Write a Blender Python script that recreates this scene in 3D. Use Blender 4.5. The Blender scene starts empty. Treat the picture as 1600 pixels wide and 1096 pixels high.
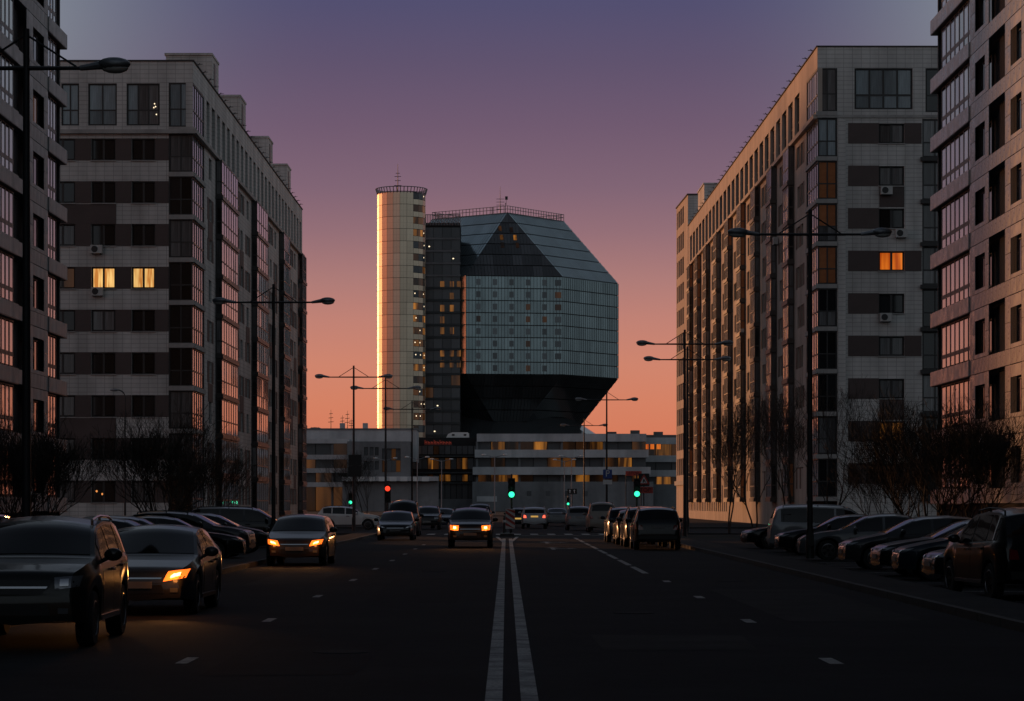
import bpy, math, random
import numpy as np
from mathutils import Vector, Matrix

random.seed(11)
sc = bpy.context.scene
COL = sc.collection
R = math.radians
PI = math.pi

# ----------------------------------------------------------------------------- camera, sky, sun, exposure
FPX, PXC, PYH, EYE = 3900.0, 791.0, 787.0, 1.8      # focal length in photo pixels, road vanishing point, eye height
cam_d = bpy.data.cameras.new('camera')
cam = bpy.data.objects.new('camera', cam_d)
COL.objects.link(cam)
cam.location = (0, 0, EYE)
cam.rotation_euler = (R(90), 0, 0)
cam_d.sensor_width = 36
cam_d.lens = FPX / 1600 * 36
cam_d.shift_x = (800 - PXC) / 1600
cam_d.shift_y = (PYH - 548) / 1600
cam_d.clip_start = 0.5
cam_d.clip_end = 12000
sc.camera = cam


def lin(r, g, b):
    return tuple((c / 255 / 12.92) if c / 255 <= .04045 else ((c / 255 + .055) / 1.055) ** 2.4 for c in (r, g, b))


SUN_AZ, SUN_EL = 42.0, 3.0       # degrees left of the street axis, above the horizon
world = bpy.data.worlds.new('World')
sc.world = world
world.use_nodes = True
wn, wl = world.node_tree.nodes, world.node_tree.links
wn.clear()


def wmath(op, a, b=None, c=None, clamp=False):
    n = wn.new('ShaderNodeMath')
    n.operation = op
    n.use_clamp = clamp
    for i, v in enumerate((a, b, c)):
        if v is None:
            continue
        if isinstance(v, (int, float)):
            n.inputs[i].default_value = v
        else:
            wl.new(v, n.inputs[i])
    return n.outputs[0]


def wsmooth(v, lo, hi):
    n = wn.new('ShaderNodeMapRange')
    n.interpolation_type = 'SMOOTHSTEP'
    wl.new(v, n.inputs['Value'])
    n.inputs['From Min'].default_value = lo
    n.inputs['From Max'].default_value = hi
    return n.outputs['Result']


tc = wn.new('ShaderNodeTexCoord')
sx = wn.new('ShaderNodeSeparateXYZ')
wl.new(tc.outputs['Generated'], sx.inputs[0])
# the glow is centred on the sunken sun, left of the street axis, and stands higher there
gdir = wn.new('ShaderNodeVectorMath')
gdir.operation = 'DOT_PRODUCT'
wl.new(tc.outputs['Generated'], gdir.inputs[0])
gdir.inputs[1].default_value = (-math.sin(R(SUN_AZ + 32)), math.cos(R(SUN_AZ + 32)), 0)
gaz = wsmooth(gdir.outputs['Value'], .42, .95)
zup = wmath('DIVIDE', wmath('MAXIMUM', sx.outputs['Z'], 0.0), wmath('MULTIPLY_ADD', gaz, 1.6, 1.0))
pos = wmath('SQRT', zup)


def ramp(stops):
    n = wn.new('ShaderNodeValToRGB')
    cr = n.color_ramp
    cr.interpolation = 'EASE' if False else 'LINEAR'
    while len(cr.elements) > 1:
        cr.elements.remove(cr.elements[0])
    first = True
    for deg, col in stops:
        p = math.sqrt(math.sin(R(deg)))
        e = cr.elements[0] if first else cr.elements.new(p)
        e.position = p
        e.color = (*lin(*col), 1)
        first = False
    wl.new(pos, n.inputs[0])
    return n.outputs[0]


west = ramp([(0, (207, 113, 80)), (1.4, (213, 122, 90)), (2.3, (212, 129, 100)), (3.2, (207, 133, 110)), (4.2, (193, 130, 117)),
             (5.1, (174, 124, 120)), (6.2, (148, 111, 119)), (7.2, (129, 101, 117)), (8.6, (112, 90, 112)), (10, (96, 83, 110)),
             (11.4, (82, 79, 112)), (14, (84, 87, 116)), (25, (108, 118, 136)), (45, (80, 89, 104)), (90, (38, 44, 56))])
high = ramp([(0, (106, 108, 112)), (4, (128, 136, 142)), (12, (139, 148, 156)), (22, (135, 144, 153)), (45, (88, 97, 110)), (90, (36, 42, 54))])
hor = wmath('SQRT', wmath('SUBTRACT', 1.0001, wmath('MULTIPLY', sx.outputs['Z'], sx.outputs['Z'])))
ang_grey = wsmooth(wmath('DIVIDE', sx.outputs['Y'], hor), math.cos(R(3.5)), math.cos(R(13.0)))
el_grey = wsmooth(sx.outputs['Z'], math.sin(R(4.0)), math.sin(R(11.0)))
side_grey = wmath('MULTIPLY', wmath('MULTIPLY', ang_grey, el_grey), wmath('SUBTRACT', 1.0, wmath('MULTIPLY', gaz, .7)))
back_grey = wmath('MULTIPLY', wsmooth(gdir.outputs['Value'], 0.35, -0.2), wsmooth(sx.outputs['Y'], .86, .3))
grey = wmath('MAXIMUM', side_grey, back_grey)
glow = wmath('MULTIPLY', wsmooth(gdir.outputs['Value'], .60, 1.0), wsmooth(sx.outputs['Z'], math.sin(R(16)), math.sin(R(2))))
mixs = wn.new('ShaderNodeMix')
mixs.data_type = 'RGBA'
wl.new(grey, mixs.inputs['Factor'])
wl.new(west, mixs.inputs['A'])
wl.new(high, mixs.inputs['B'])
bgn = wn.new('ShaderNodeBackground')
wl.new(wmath('MULTIPLY_ADD', glow, 1.2, 1.0), bgn.inputs['Strength'])
wl.new(mixs.outputs['Result'], bgn.inputs['Color'])
won = wn.new('ShaderNodeOutputWorld')
wl.new(bgn.outputs[0], won.inputs['Surface'])

sun_d = bpy.data.lights.new('sun', 'SUN')
sun_d.energy = 2.1
sun_d.angle = R(6)
sun_d.color = (1.0, 0.44, 0.18)
sun = bpy.data.objects.new('sun', sun_d)
COL.objects.link(sun)
_sd = Vector((-math.sin(R(SUN_AZ)) * math.cos(R(SUN_EL)), math.cos(R(SUN_AZ)) * math.cos(R(SUN_EL)), math.sin(R(SUN_EL))))
sun.rotation_euler = _sd.to_track_quat('Z', 'Y').to_euler()
sun.location = (-60, 200, 60)

sc.view_settings.view_transform = 'Standard'
sc.view_settings.look = 'None'
sc.view_settings.exposure = 0
sc.view_settings.gamma = 1
sc.view_settings.use_curve_mapping = False
sc.render.engine = 'CYCLES'
sc.cycles.use_denoising = True
sc.cycles.max_bounces = 6
sc.cycles.diffuse_bounces = 3
sc.cycles.glossy_bounces = 4
sc.cycles.sample_clamp_indirect = 3.0
sc.cycles.caustics_reflective = False
sc.cycles.caustics_refractive = False

# ----------------------------------------------------------------------------- materials
MATS = {}


def mat(name, base, rough=.6, metal=0.0, spec=.5, var=0.0, vscale=1.0, bump=0.0, bscale=8.0, stretch=None, emit=None, estr=0.0,
        coat=0.0, objvar=0.0, stain=None, rvar=0.0, wobble=0.0, grid=None):
    """Procedural principled material: noise variation of colour and roughness, bump, streaks, per-object variation."""
    if name in MATS:
        return MATS[name]
    m = bpy.data.materials.new(name)
    m.use_nodes = True
    N, L = m.node_tree.nodes, m.node_tree.links
    b = N['Principled BSDF']
    b.inputs['Base Color'].default_value = (*base, 1)
    b.inputs['Roughness'].default_value = rough
    b.inputs['Metallic'].default_value = metal
    b.inputs['Specular IOR Level'].default_value = spec
    if coat:
        b.inputs['Coat Weight'].default_value = coat
        b.inputs['Coat Roughness'].default_value = .06
    t = N.new('ShaderNodeTexCoord')
    vec = t.outputs['Object']
    col = None
    if var or stain or grid:
        rgb = N.new('ShaderNodeRGB')
        rgb.outputs[0].default_value = (*base, 1)
        col = rgb.outputs[0]
    def noise(scale, st=None, det=5):
        v = vec
        if st:
            mp = N.new('ShaderNodeMapping')
            mp.inputs['Scale'].default_value = st
            L.new(vec, mp.inputs[0])
            v = mp.outputs[0]
        n = N.new('ShaderNodeTexNoise')
        n.inputs['Scale'].default_value = scale
        n.inputs['Detail'].default_value = det
        L.new(v, n.inputs['Vector'])
        return n.outputs['Fac']
    def scale_col(c, fac, lo, hi, fmin=.3, fmax=.7):
        mr = N.new('ShaderNodeMapRange')
        L.new(fac, mr.inputs['Value'])
        mr.inputs['From Min'].default_value = fmin
        mr.inputs['From Max'].default_value = fmax
        mr.inputs['To Min'].default_value = lo
        mr.inputs['To Max'].default_value = hi
        vm = N.new('ShaderNodeVectorMath')
        vm.operation = 'SCALE'
        L.new(c, vm.inputs[0])
        L.new(mr.outputs[0], vm.inputs['Scale'])
        return vm.outputs[0]
    if var:
        col = scale_col(col, noise(vscale, stretch), 1 - var, 1 + var)
        col = scale_col(col, noise(vscale * 7.3), 1 - var * .5, 1 + var * .5)
    if stain:
        col = scale_col(col, noise(stain[0], (1, 1, .12)), 1 - stain[1], 1.0, .35, .6)
    if grid:                                       # tile joints of the facing
        sp = N.new('ShaderNodeSeparateXYZ')
        L.new(vec, sp.inputs[0])
        cb = N.new('ShaderNodeCombineXYZ')
        ad_ = N.new('ShaderNodeMath')
        L.new(sp.outputs['X'], ad_.inputs[0])
        L.new(sp.outputs['Y'], ad_.inputs[1])
        L.new(ad_.outputs[0], cb.inputs[0])
        L.new(sp.outputs['Z'], cb.inputs[1])
        bk = N.new('ShaderNodeTexBrick')
        bk.offset = 0.0
        bk.inputs['Scale'].default_value = 1.0
        bk.inputs['Brick Width'].default_value = grid[0]
        bk.inputs['Row Height'].default_value = grid[1]
        bk.inputs['Mortar Size'].default_value = .02
        bk.inputs['Mortar Smooth'].default_value = .3
        bk.inputs['Color1'].default_value = (1, 1, 1, 1)
        bk.inputs['Color2'].default_value = (.93, .93, .93, 1)
        bk.inputs['Mortar'].default_value = (.55, .55, .55, 1)
        L.new(cb.outputs[0], bk.inputs['Vector'])
        mxg = N.new('ShaderNodeVectorMath')
        mxg.operation = 'MULTIPLY'
        L.new(col, mxg.inputs[0])
        L.new(bk.outputs['Color'], mxg.inputs[1])
        col = mxg.outputs[0]
    if objvar:
        oi = N.new('ShaderNodeObjectInfo')
        if col is None:
            rgb = N.new('ShaderNodeRGB')
            rgb.outputs[0].default_value = (*base, 1)
            col = rgb.outputs[0]
        col = scale_col(col, oi.outputs['Random'], 1 - objvar, 1 + objvar, 0, 1)
    if col is not None:
        L.new(col, b.inputs['Base Color'])
    if rvar:
        mr = N.new('ShaderNodeMapRange')
        L.new(noise(vscale * 2.1), mr.inputs['Value'])
        mr.inputs['From Min'].default_value = .3
        mr.inputs['From Max'].default_value = .7
        mr.inputs['To Min'].default_value = max(.02, rough - rvar)
        mr.inputs['To Max'].default_value = min(1, rough + rvar)
        L.new(mr.outputs[0], b.inputs['Roughness'])
    if bump:
        bp = N.new('ShaderNodeBump')
        bp.inputs['Strength'].default_value = bump
        bp.inputs['Distance'].default_value = .02
        L.new(noise(bscale), bp.inputs['Height'])
        L.new(bp.outputs[0], b.inputs['Normal'])
    if wobble:                                     # window glass is never quite flat: a slight tilt for each pane
        oi2 = N.new('ShaderNodeObjectInfo')
        wn_ = N.new('ShaderNodeTexWhiteNoise')
        wn_.noise_dimensions = '1D'
        L.new(oi2.outputs['Random'], wn_.inputs['W'])
        s1 = N.new('ShaderNodeVectorMath')
        s1.operation = 'SUBTRACT'
        L.new(wn_.outputs['Color'], s1.inputs[0])
        s1.inputs[1].default_value = (.5, .5, .5)
        s2 = N.new('ShaderNodeVectorMath')
        s2.operation = 'SCALE'
        L.new(s1.outputs[0], s2.inputs[0])
        s2.inputs['Scale'].default_value = wobble
        ge = N.new('ShaderNodeNewGeometry')
        s3 = N.new('ShaderNodeVectorMath')
        s3.operation = 'ADD'
        L.new(ge.outputs['Normal'], s3.inputs[0])
        L.new(s2.outputs[0], s3.inputs[1])
        s4 = N.new('ShaderNodeVectorMath')
        s4.operation = 'NORMALIZE'
        L.new(s3.outputs[0], s4.inputs[0])
        L.new(s4.outputs[0], b.inputs['Normal'])
    if emit:
        b.inputs['Emission Color'].default_value = (*emit, 1)
        b.inputs['Emission Strength'].default_value = estr
    MATS[name] = m
    return m


def mat_lit(name, c1, c2, strength, folds=9.0, lo=.85):
    """A lit window: the warm light of the room seen through hanging curtains and furniture."""
    if name in MATS:
        return MATS[name]
    m = bpy.data.materials.new(name)
    m.use_nodes = True
    N, L = m.node_tree.nodes, m.node_tree.links
    b = N['Principled BSDF']
    b.inputs['Base Color'].default_value = (.03, .02, .015, 1)
    b.inputs['Roughness'].default_value = .08
    t = N.new('ShaderNodeTexCoord')
    mp = N.new('ShaderNodeMapping')
    mp.inputs['Scale'].default_value = (folds, folds, folds * .12)
    L.new(t.outputs['Object'], mp.inputs[0])
    n = N.new('ShaderNodeTexNoise')
    n.inputs['Scale'].default_value = 1.3
    n.inputs['Detail'].default_value = 1.5
    oi = N.new('ShaderNodeObjectInfo')
    ad = N.new('ShaderNodeVectorMath')
    L.new(mp.outputs[0], ad.inputs[0])
    L.new(oi.outputs['Location'], ad.inputs[1])
    L.new(ad.outputs[0], n.inputs['Vector'])
    cr = N.new('ShaderNodeValToRGB')
    cr.color_ramp.elements[0].position = .36
    cr.color_ramp.elements[1].position = .66
    cr.color_ramp.elements[0].color = (*c1, 1)
    cr.color_ramp.elements[1].color = (*c2, 1)
    L.new(n.outputs['Fac'], cr.inputs[0])
    L.new(cr.outputs[0], b.inputs['Emission Color'])
    mr = N.new('ShaderNodeMapRange')
    L.new(oi.outputs['Random'], mr.inputs['Value'])
    mr.inputs['To Min'].default_value = strength * lo
    mr.inputs['To Max'].default_value = strength
    L.new(mr.outputs[0], b.inputs['Emission Strength'])
    MATS[name] = m
    return m


M_ASPH = mat('asphalt', (.020, .020, .021), .9, var=.25, vscale=.35, bump=.35, bscale=60, spec=.12)
M_LOT = mat('asphalt_parking', (.018, .018, .019), .9, var=.3, vscale=.5, bump=.35, bscale=60, spec=.12)
M_GROUND = mat('earth', (.02, .02, .016), .95, var=.35, vscale=.2, bump=.5, bscale=6, spec=.1)
M_PAVE = mat('paving', (.032, .032, .031), .9, var=.25, vscale=.6, bump=.3, bscale=20, spec=.12)
M_KERB = mat('kerb_stone', (.06, .057, .052), .85, var=.25, vscale=1.5, bump=.3, bscale=20)
def mat_paint():
    m = mat('road_paint', (.40, .39, .36), .8, spec=.15)
    N, L = m.node_tree.nodes, m.node_tree.links
    b = N['Principled BSDF']
    t = N.new('ShaderNodeTexCoord')
    out = None
    for sc_, lo_, hi_ in ((2.2, .36, .56), (26.0, .34, .52)):
        n = N.new('ShaderNodeTexNoise')
        n.inputs['Scale'].default_value = sc_
        n.inputs['Detail'].default_value = 7
        L.new(t.outputs['Object'], n.inputs['Vector'])
        mr = N.new('ShaderNodeMapRange')
        mr.inputs['From Min'].default_value = lo_
        mr.inputs['From Max'].default_value = hi_
        L.new(n.outputs['Fac'], mr.inputs['Value'])
        if out is None:
            out = mr.outputs[0]
        else:
            mm = N.new('ShaderNodeMath')
            mm.operation = 'MULTIPLY'
            L.new(out, mm.inputs[0])
            L.new(mr.outputs[0], mm.inputs[1])
            out = mm.outputs[0]
    mx = N.new('ShaderNodeMix')
    mx.data_type = 'RGBA'
    L.new(out, mx.inputs['Factor'])
    mx.inputs['A'].default_value = (.24, .235, .225, 1)
    mx.inputs['B'].default_value = (.56, .55, .51, 1)
    L.new(mx.outputs['Result'], b.inputs['Base Color'])
    return m


M_PAINT = mat_paint()
M_STUCCO = mat('stucco_grey', (.57, .56, .53), .85, var=.09, vscale=.25, bump=.25, bscale=30, stain=(.6, .3), grid=(.62, .31))
M_STUCCO_R = mat('stucco_sand', (.44, .37, .31), .85, var=.1, vscale=.25, bump=.25, bscale=30, stain=(.5, .2))
M_BROWN = mat('brown_cladding', (.075, .055, .05), .75, var=.1, vscale=.6, bump=.15, bscale=30, objvar=.08)
M_BROWN_R = mat('brown_cladding_warm', (.12, .075, .055), .75, var=.1, vscale=.6, objvar=.1)
M_CORNICE = mat('cornice', (.36, .35, .33), .8, var=.1, vscale=.5, stain=(.8, .3))
M_STONE = mat('stone_cladding', (.34, .322, .31), .32, var=.14, vscale=.8, objvar=.13, stain=(1.2, .4), rvar=.12, spec=.5)
M_STONE_L = mat('stone_cladding_pale', (.42, .385, .37), .32, var=.1, vscale=.8, objvar=.1, stain=(1.2, .35), rvar=.1)
M_STONE_G = mat('stone_cladding_grey', (.30, .31, .31), .5, var=.12, vscale=.8, objvar=.12, stain=(1.2, .4), rvar=.1)
M_CORE = mat('dark_interior', (.012, .012, .013), .9)
M_FRAME = mat('dark_window_frame', (.022, .02, .019), .45, var=.1, vscale=4)
M_FRAME_B = mat('brown_window_frame', (.06, .045, .036), .5, var=.1, vscale=4)
M_FRAME_W = mat('pale_window_frame', (.35, .34, .33), .5, var=.1, vscale=3)
M_PANE = mat('window_glass', (.012, .013, .014), .04, spec=.55, objvar=.5, wobble=.012)
M_PANE_C = mat('window_glass_curtain', (.10, .10, .10), .07, spec=.55, objvar=.5, var=.35, vscale=5, stretch=(3, 3, .1), wobble=.012)
M_PANE_T = mat('window_glass_teal', (.20, .245, .26), .06, spec=.6, objvar=.35, var=.2, vscale=3, stretch=(3, 3, .2), wobble=.01)
M_PANE_A = mat('window_glass_amber_blind', (.32, .12, .05), .12, spec=.5, objvar=.2, var=.12, vscale=3, wobble=.01)
M_PANE_S = mat('balcony_glass_sky_colour', (.46, .48, .54), .05, spec=.9, coat=.6, wobble=.02, objvar=.6)  # pale base puts the bright sky reflection into the glass colour
M_LIT = mat_lit('lit_window_yellow', lin(196, 122, 52), lin(252, 202, 122), 1.05, 4.5)
M_LIT_O = mat_lit('lit_window_orange', lin(172, 70, 12), lin(236, 122, 32), .95, 2.2)
M_LIT_D = mat_lit('lit_window_dim', lin(60, 34, 14), lin(190, 120, 44), .75, .8, .2)
M_LIT_DD = mat_lit('lit_window_faint', lin(22, 15, 10), lin(110, 66, 28), .5, .3, .1)
M_LAMP = mat('small_lamp', (.1, .1, .1), .5, emit=(1.0, .78, .5), estr=1.6)
M_LAMP_O = mat('small_orange_lamp', (.1, .1, .1), .5, emit=(1.0, .35, .08), estr=.9)
M_RED = mat('red_lamp', (.2, .01, .01), .3, emit=(1.0, .05, .02), estr=1.6)
M_REDSIGN = mat('red_sign_light', (.2, .03, .02), .5, emit=(1.0, .12, .06), estr=.09)
M_GREEN = mat('green_lamp', (.02, .2, .12), .3, emit=(.035, .9, .42), estr=1.9)
M_STEEL = mat('painted_steel', (.022, .022, .023), .55, metal=.1, var=.15, vscale=3)
M_STEEL_L = mat('galvanised_steel', (.22, .23, .24), .45, metal=.6, var=.15, vscale=4)
M_LENS = mat('lamp_lens', (.55, .55, .52), .2, spec=.6)
M_BLACKP = mat('black_plastic', (.012, .012, .012), .5)
M_WHITE = mat('white_panel', (.62, .62, .6), .6, var=.08, vscale=1)
M_BLUE = mat('sign_blue', (.02, .06, .25), .4)
M_SIGNRED = mat('sign_red', (.42, .05, .035), .45, var=.1, vscale=4)
M_BARK = mat('bark', (.035, .028, .022), .9, var=.3, vscale=6)
M_TWIG = mat('twig', (.032, .026, .02), .9)
M_AC = mat('ac_casing', (.4, .4, .38), .6, var=.15, vscale=4)
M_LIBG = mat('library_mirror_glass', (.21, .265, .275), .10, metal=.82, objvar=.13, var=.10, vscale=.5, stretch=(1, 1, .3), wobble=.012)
M_LIBS = mat('library_slope_glass_brightened', (.36, .44, .46), .16, metal=.8, objvar=.13, var=.10, vscale=.5, wobble=.012)  # brighter copy of the mirror glass: sky reflection on the slopes put into colour
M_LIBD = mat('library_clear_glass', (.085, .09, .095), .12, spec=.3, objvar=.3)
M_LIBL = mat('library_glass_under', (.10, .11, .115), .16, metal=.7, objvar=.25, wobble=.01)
M_LIBM = mat('library_mullion', (.035, .04, .042), .4, metal=.4)
M_PANELM = mat('tower_metal_panel', (.60, .49, .36), .30, metal=.8, objvar=.10, var=.05, vscale=.4, wobble=.015, grid=(.83, 1.46))
M_CONC = mat('pale_concrete', (.47, .475, .48), .75, var=.12, vscale=.15, stain=(.3, .3))
M_CONC_D = mat('grey_concrete', (.17, .175, .18), .8, var=.15, vscale=.15, stain=(.3, .3))
M_ROOF = mat('roof_felt', (.05, .05, .05), .9, var=.2, vscale=1)


# ----------------------------------------------------------------------------- mesh helpers
class MB:
    def __init__(self):
        self.v, self.f = [], []

    def box(self, x0, x1, y0, y1, z0, z1):
        b = len(self.v)
        self.v += [(x, y, z) for z in (z0, z1) for y in (y0, y1) for x in (x0, x1)]
        self.f += [tuple(b + i for i in q) for q in ((0, 2, 3, 1), (4, 5, 7, 6), (0, 1, 5, 4), (2, 6, 7, 3), (0, 4, 6, 2), (1, 3, 7, 5))]
        return self

    def poly(self, pts):
        b = len(self.v)
        self.v += [tuple(p) for p in pts]
        self.f.append(tuple(range(b, b + len(pts))))
        return self

    def tube(self, p, q, r0, r1=None, n=8, cap=True):
        r1 = r0 if r1 is None else r1
        p, q = Vector(p), Vector(q)
        d = (q - p)
        if d.length < 1e-6:
            return self
        d.normalize()
        a = Vector((0, 0, 1)) if abs(d.z) < .9 else Vector((1, 0, 0))
        e1 = d.cross(a).normalized()
        e2 = d.cross(e1)
        b = len(self.v)
        for c, r in ((p, r0), (q, r1)):
            for i in range(n):
                t = 2 * PI * i / n
                self.v.append(tuple(c + (e1 * math.cos(t) + e2 * math.sin(t)) * r))
        for i in range(n):
            j = (i + 1) % n
            self.f.append((b + i, b + n + i, b + n + j, b + j))
        if cap:
            self.f.append(tuple(b + i for i in range(n)))
            self.f.append(tuple(b + n + i for i in reversed(range(n))))
        return self

    def lathe(self, prof, n=16, axis='z', c=(0, 0, 0)):
        b = len(self.v)
        for r, h in prof:
            for i in range(n):
                t = 2 * PI * i / n
                x, y = r * math.cos(t), r * math.sin(t)
                p = (x, y, h) if axis == 'z' else (x, h, y)
                self.v.append((p[0] + c[0], p[1] + c[1], p[2] + c[2]))
        for k in range(len(prof) - 1):
            for i in range(n):
                j = (i + 1) % n
                self.f.append((b + k * n + i, b + k * n + j, b + (k + 1) * n + j, b + (k + 1) * n + i))
        self.f.append(tuple(b + i for i in reversed(range(n))))
        self.f.append(tuple(b + (len(prof) - 1) * n + i for i in range(n)))
        return self

    def ellipsoid(self, c, r, nu=14, nv=8):
        b = len(self.v)
        for k in range(nv + 1):
            ph = -PI / 2 + PI * k / nv
            for i in range(nu):
                t = 2 * PI * i / nu
                self.v.append((c[0] + r[0] * math.cos(ph) * math.cos(t), c[1] + r[1] * math.cos(ph) * math.sin(t), c[2] + r[2] * math.sin(ph)))
        for k in range(nv):
            for i in range(nu):
                j = (i + 1) % nu
                self.f.append((b + k * nu + i, b + k * nu + j, b + (k + 1) * nu + j, b + (k + 1) * nu + i))
        return self

    def prism(self, poly, y0, y1):
        """poly in the x-z plane, extruded along y"""
        n = len(poly)
        b = len(self.v)
        self.v += [(x, y0, z) for x, z in poly] + [(x, y1, z) for x, z in poly]
        self.f.append(tuple(b + i for i in range(n)))
        self.f.append(tuple(b + n + i for i in reversed(range(n))))
        for i in range(n):
            j = (i + 1) % n
            self.f.append((b + i, b + n + i, b + n + j, b + j))
        return self

    def data(self, name, m, smooth=False):
        me = bpy.data.meshes.new(name)
        me.from_pydata(self.v, [], self.f)
        if m is not None:
            me.materials.append(m)
        if smooth:
            me.shade_smooth()
            me.set_sharp_from_angle(angle=R(38))
        me.update()
        return me

    def build(self, name, m, parent=None, loc=(0, 0, 0), rz=0.0, smooth=False):
        return link(name, self.data(name, m, smooth), parent, loc, rz)


def link(name, data, parent=None, loc=(0, 0, 0), rz=0.0):
    o = bpy.data.objects.new(name, data)
    COL.objects.link(o)
    o.location = loc
    o.rotation_euler = (0, 0, rz)
    if parent is not None:
        o.parent = parent
    return o


def thing(o, label, cat, group=None):
    o['label'] = label
    o['category'] = cat
    if group:
        o['group'] = group
    return o


def empty(name, loc=(0, 0, 0), rz=0.0):
    return link(name, None, None, loc, rz)


def copy_tree(o, parent=None):
    c = o.copy()
    COL.objects.link(c)
    c.parent = parent
    for ch in list(o.children):
        copy_tree(ch, c)
    return c


def wx(px, y):
    return (px - PXC) * y / FPX


def wz(py, y):
    return EYE + (PYH - py) * y / FPX


CACHE = {}


def boxmesh(name, m, w, d, h):
    """box: x 0..w, y 0..d, z 0..h, shared between alike pieces"""
    k = (name, m.name, round(w, 3), round(d, 3), round(h, 3))
    if k not in CACHE:
        CACHE[k] = MB().box(0, w, 0, d, 0, h).data(name, m)
    return CACHE[k]


class Facade:
    """A facade plane of a building: u runs along it, z up, d is metres proud of the plane."""

    def __init__(self, root, x, y, deg):
        self.root, self.x, self.y, self.a = root, x, y, R(deg)
        self.ud = (math.cos(self.a), math.sin(self.a))
        self.nd = (math.sin(self.a), -math.cos(self.a))

    def at(self, u, z, d=0.0):
        return (self.x + u * self.ud[0] + d * self.nd[0], self.y + u * self.ud[1] + d * self.nd[1], z)

    def put(self, name, data, u, z, d=0.0, parent=None):
        return link(name, data, parent or self.root, self.at(u, z, d), self.a)

    def block(self, name, m, u0, u1, z0, z1, d0, d1):
        """box from d0 to d1 proud of the plane"""
        return self.put(name, boxmesh(name, m, u1 - u0, d1 - d0, z1 - z0), u0, z0, d1)

    def wall(self, u0, u1, z0, z1, openings, m, depth=.25, name='wall'):
        ops = [(max(a, u0), min(b, u1), max(c, z0), min(d, z1)) for a, b, c, d in openings if b > u0 and a < u1 and d > z0 and c < z1]
        us = sorted({round(v, 4) for o in ops for v in o[:2]} | {u0, u1})
        zs = sorted({round(v, 4) for o in ops for v in o[2:]} | {z0, z1})
        mb = MB()
        for i in range(len(us) - 1):
            for k in range(len(zs) - 1):
                uc, zc = (us[i] + us[i + 1]) / 2, (zs[k] + zs[k + 1]) / 2
                if any(o[0] < uc < o[1] and o[2] < zc < o[3] for o in ops):
                    continue
                mb.poly([(us[i], 0, zs[k]), (us[i + 1], 0, zs[k]), (us[i + 1], 0, zs[k + 1]), (us[i], 0, zs[k + 1])])
        for a, b, c, d in ops:
            mb.poly([(a, 0, c), (a, 0, d), (a, depth, d), (a, depth, c)])
            mb.poly([(b, 0, c), (b, depth, c), (b, depth, d), (b, 0, d)])
            mb.poly([(a, 0, c), (a, depth, c), (b, depth, c), (b, 0, c)])
            mb.poly([(a, 0, d), (b, 0, d), (b, depth, d), (a, depth, d)])
        return self.put(name, mb.data(name, m), 0, 0, 0)

    def window(self, u0, u1, z0, z1, cols=2, splits=(), d=-.12, fm=None, pm=None, name='window', fw=.06, fd=.07, panes=True, mw=None, joined=False):
        """frame mesh with each pane as a piece under it; splits are heights of transoms as fractions"""
        fm = fm or M_FRAME
        mw = mw or fw * .8
        w, h = u1 - u0, z1 - z0
        k = ('win', name, round(w, 3), round(h, 3), cols, tuple(splits), fm.name, fw, fd, mw)
        xs = [fw + (w - 2 * fw) * i / cols for i in range(cols + 1)]
        zs = [fw] + [fw + (h - 2 * fw) * s for s in splits] + [h - fw]
        if k not in CACHE:
            mb = MB()
            mb.box(0, w, 0, fd, 0, fw).box(0, w, 0, fd, h - fw, h).box(0, fw, 0, fd, fw, h - fw).box(w - fw, w, 0, fd, fw, h - fw)
            for x in xs[1:-1]:
                mb.box(x - mw / 2, x + mw / 2, .006, fd, fw, h - fw)
            for z in zs[1:-1]:
                mb.box(fw, w - fw, .012, fd, z - mw / 2, z + mw / 2)
            CACHE[k] = mb.data(name, fm)
        o = self.put(name, CACHE[k], u0, z0, d)
        if panes:
            if joined:
                link('pane', boxmesh('pane', pm() if callable(pm) else pm, w - 2 * fw + .02, .02, h - 2 * fw + .02), o, (fw - .01, fd * .5, fw - .01))
            else:
                for i in range(cols):
                    for q in range(len(zs) - 1):
                        mm = pm(i, q) if callable(pm) else pm
                        a, b = xs[i], xs[i + 1]
                        link('pane', boxmesh('pane', mm or M_PANE, b - a - mw * .6, .02, zs[q + 1] - zs[q] - mw * .6), o, (a + mw * .3, fd * .5, zs[q] + mw * .3))
        return o


def rnd_pane(p_curtain=.35, lit=0.0, teal=0.0, amber=0.0):
    r = random.random()
    c = M_PANE
    if r < lit:
        c = M_LIT_D
    elif r < lit + p_curtain:
        c = M_PANE_C
    elif r < lit + p_curtain + teal:
        c = M_PANE_T
    elif r < lit + p_curtain + teal + amber:
        c = M_PANE_A
    return lambda *a: c


def building(name, loc, rz, label):
    return thing(empty(name, loc, rz), label, 'building')


# ----------------------------------------------------------------------------- ground, road, pavements
def structure(o):
    o['kind'] = 'structure'
    return o


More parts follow.
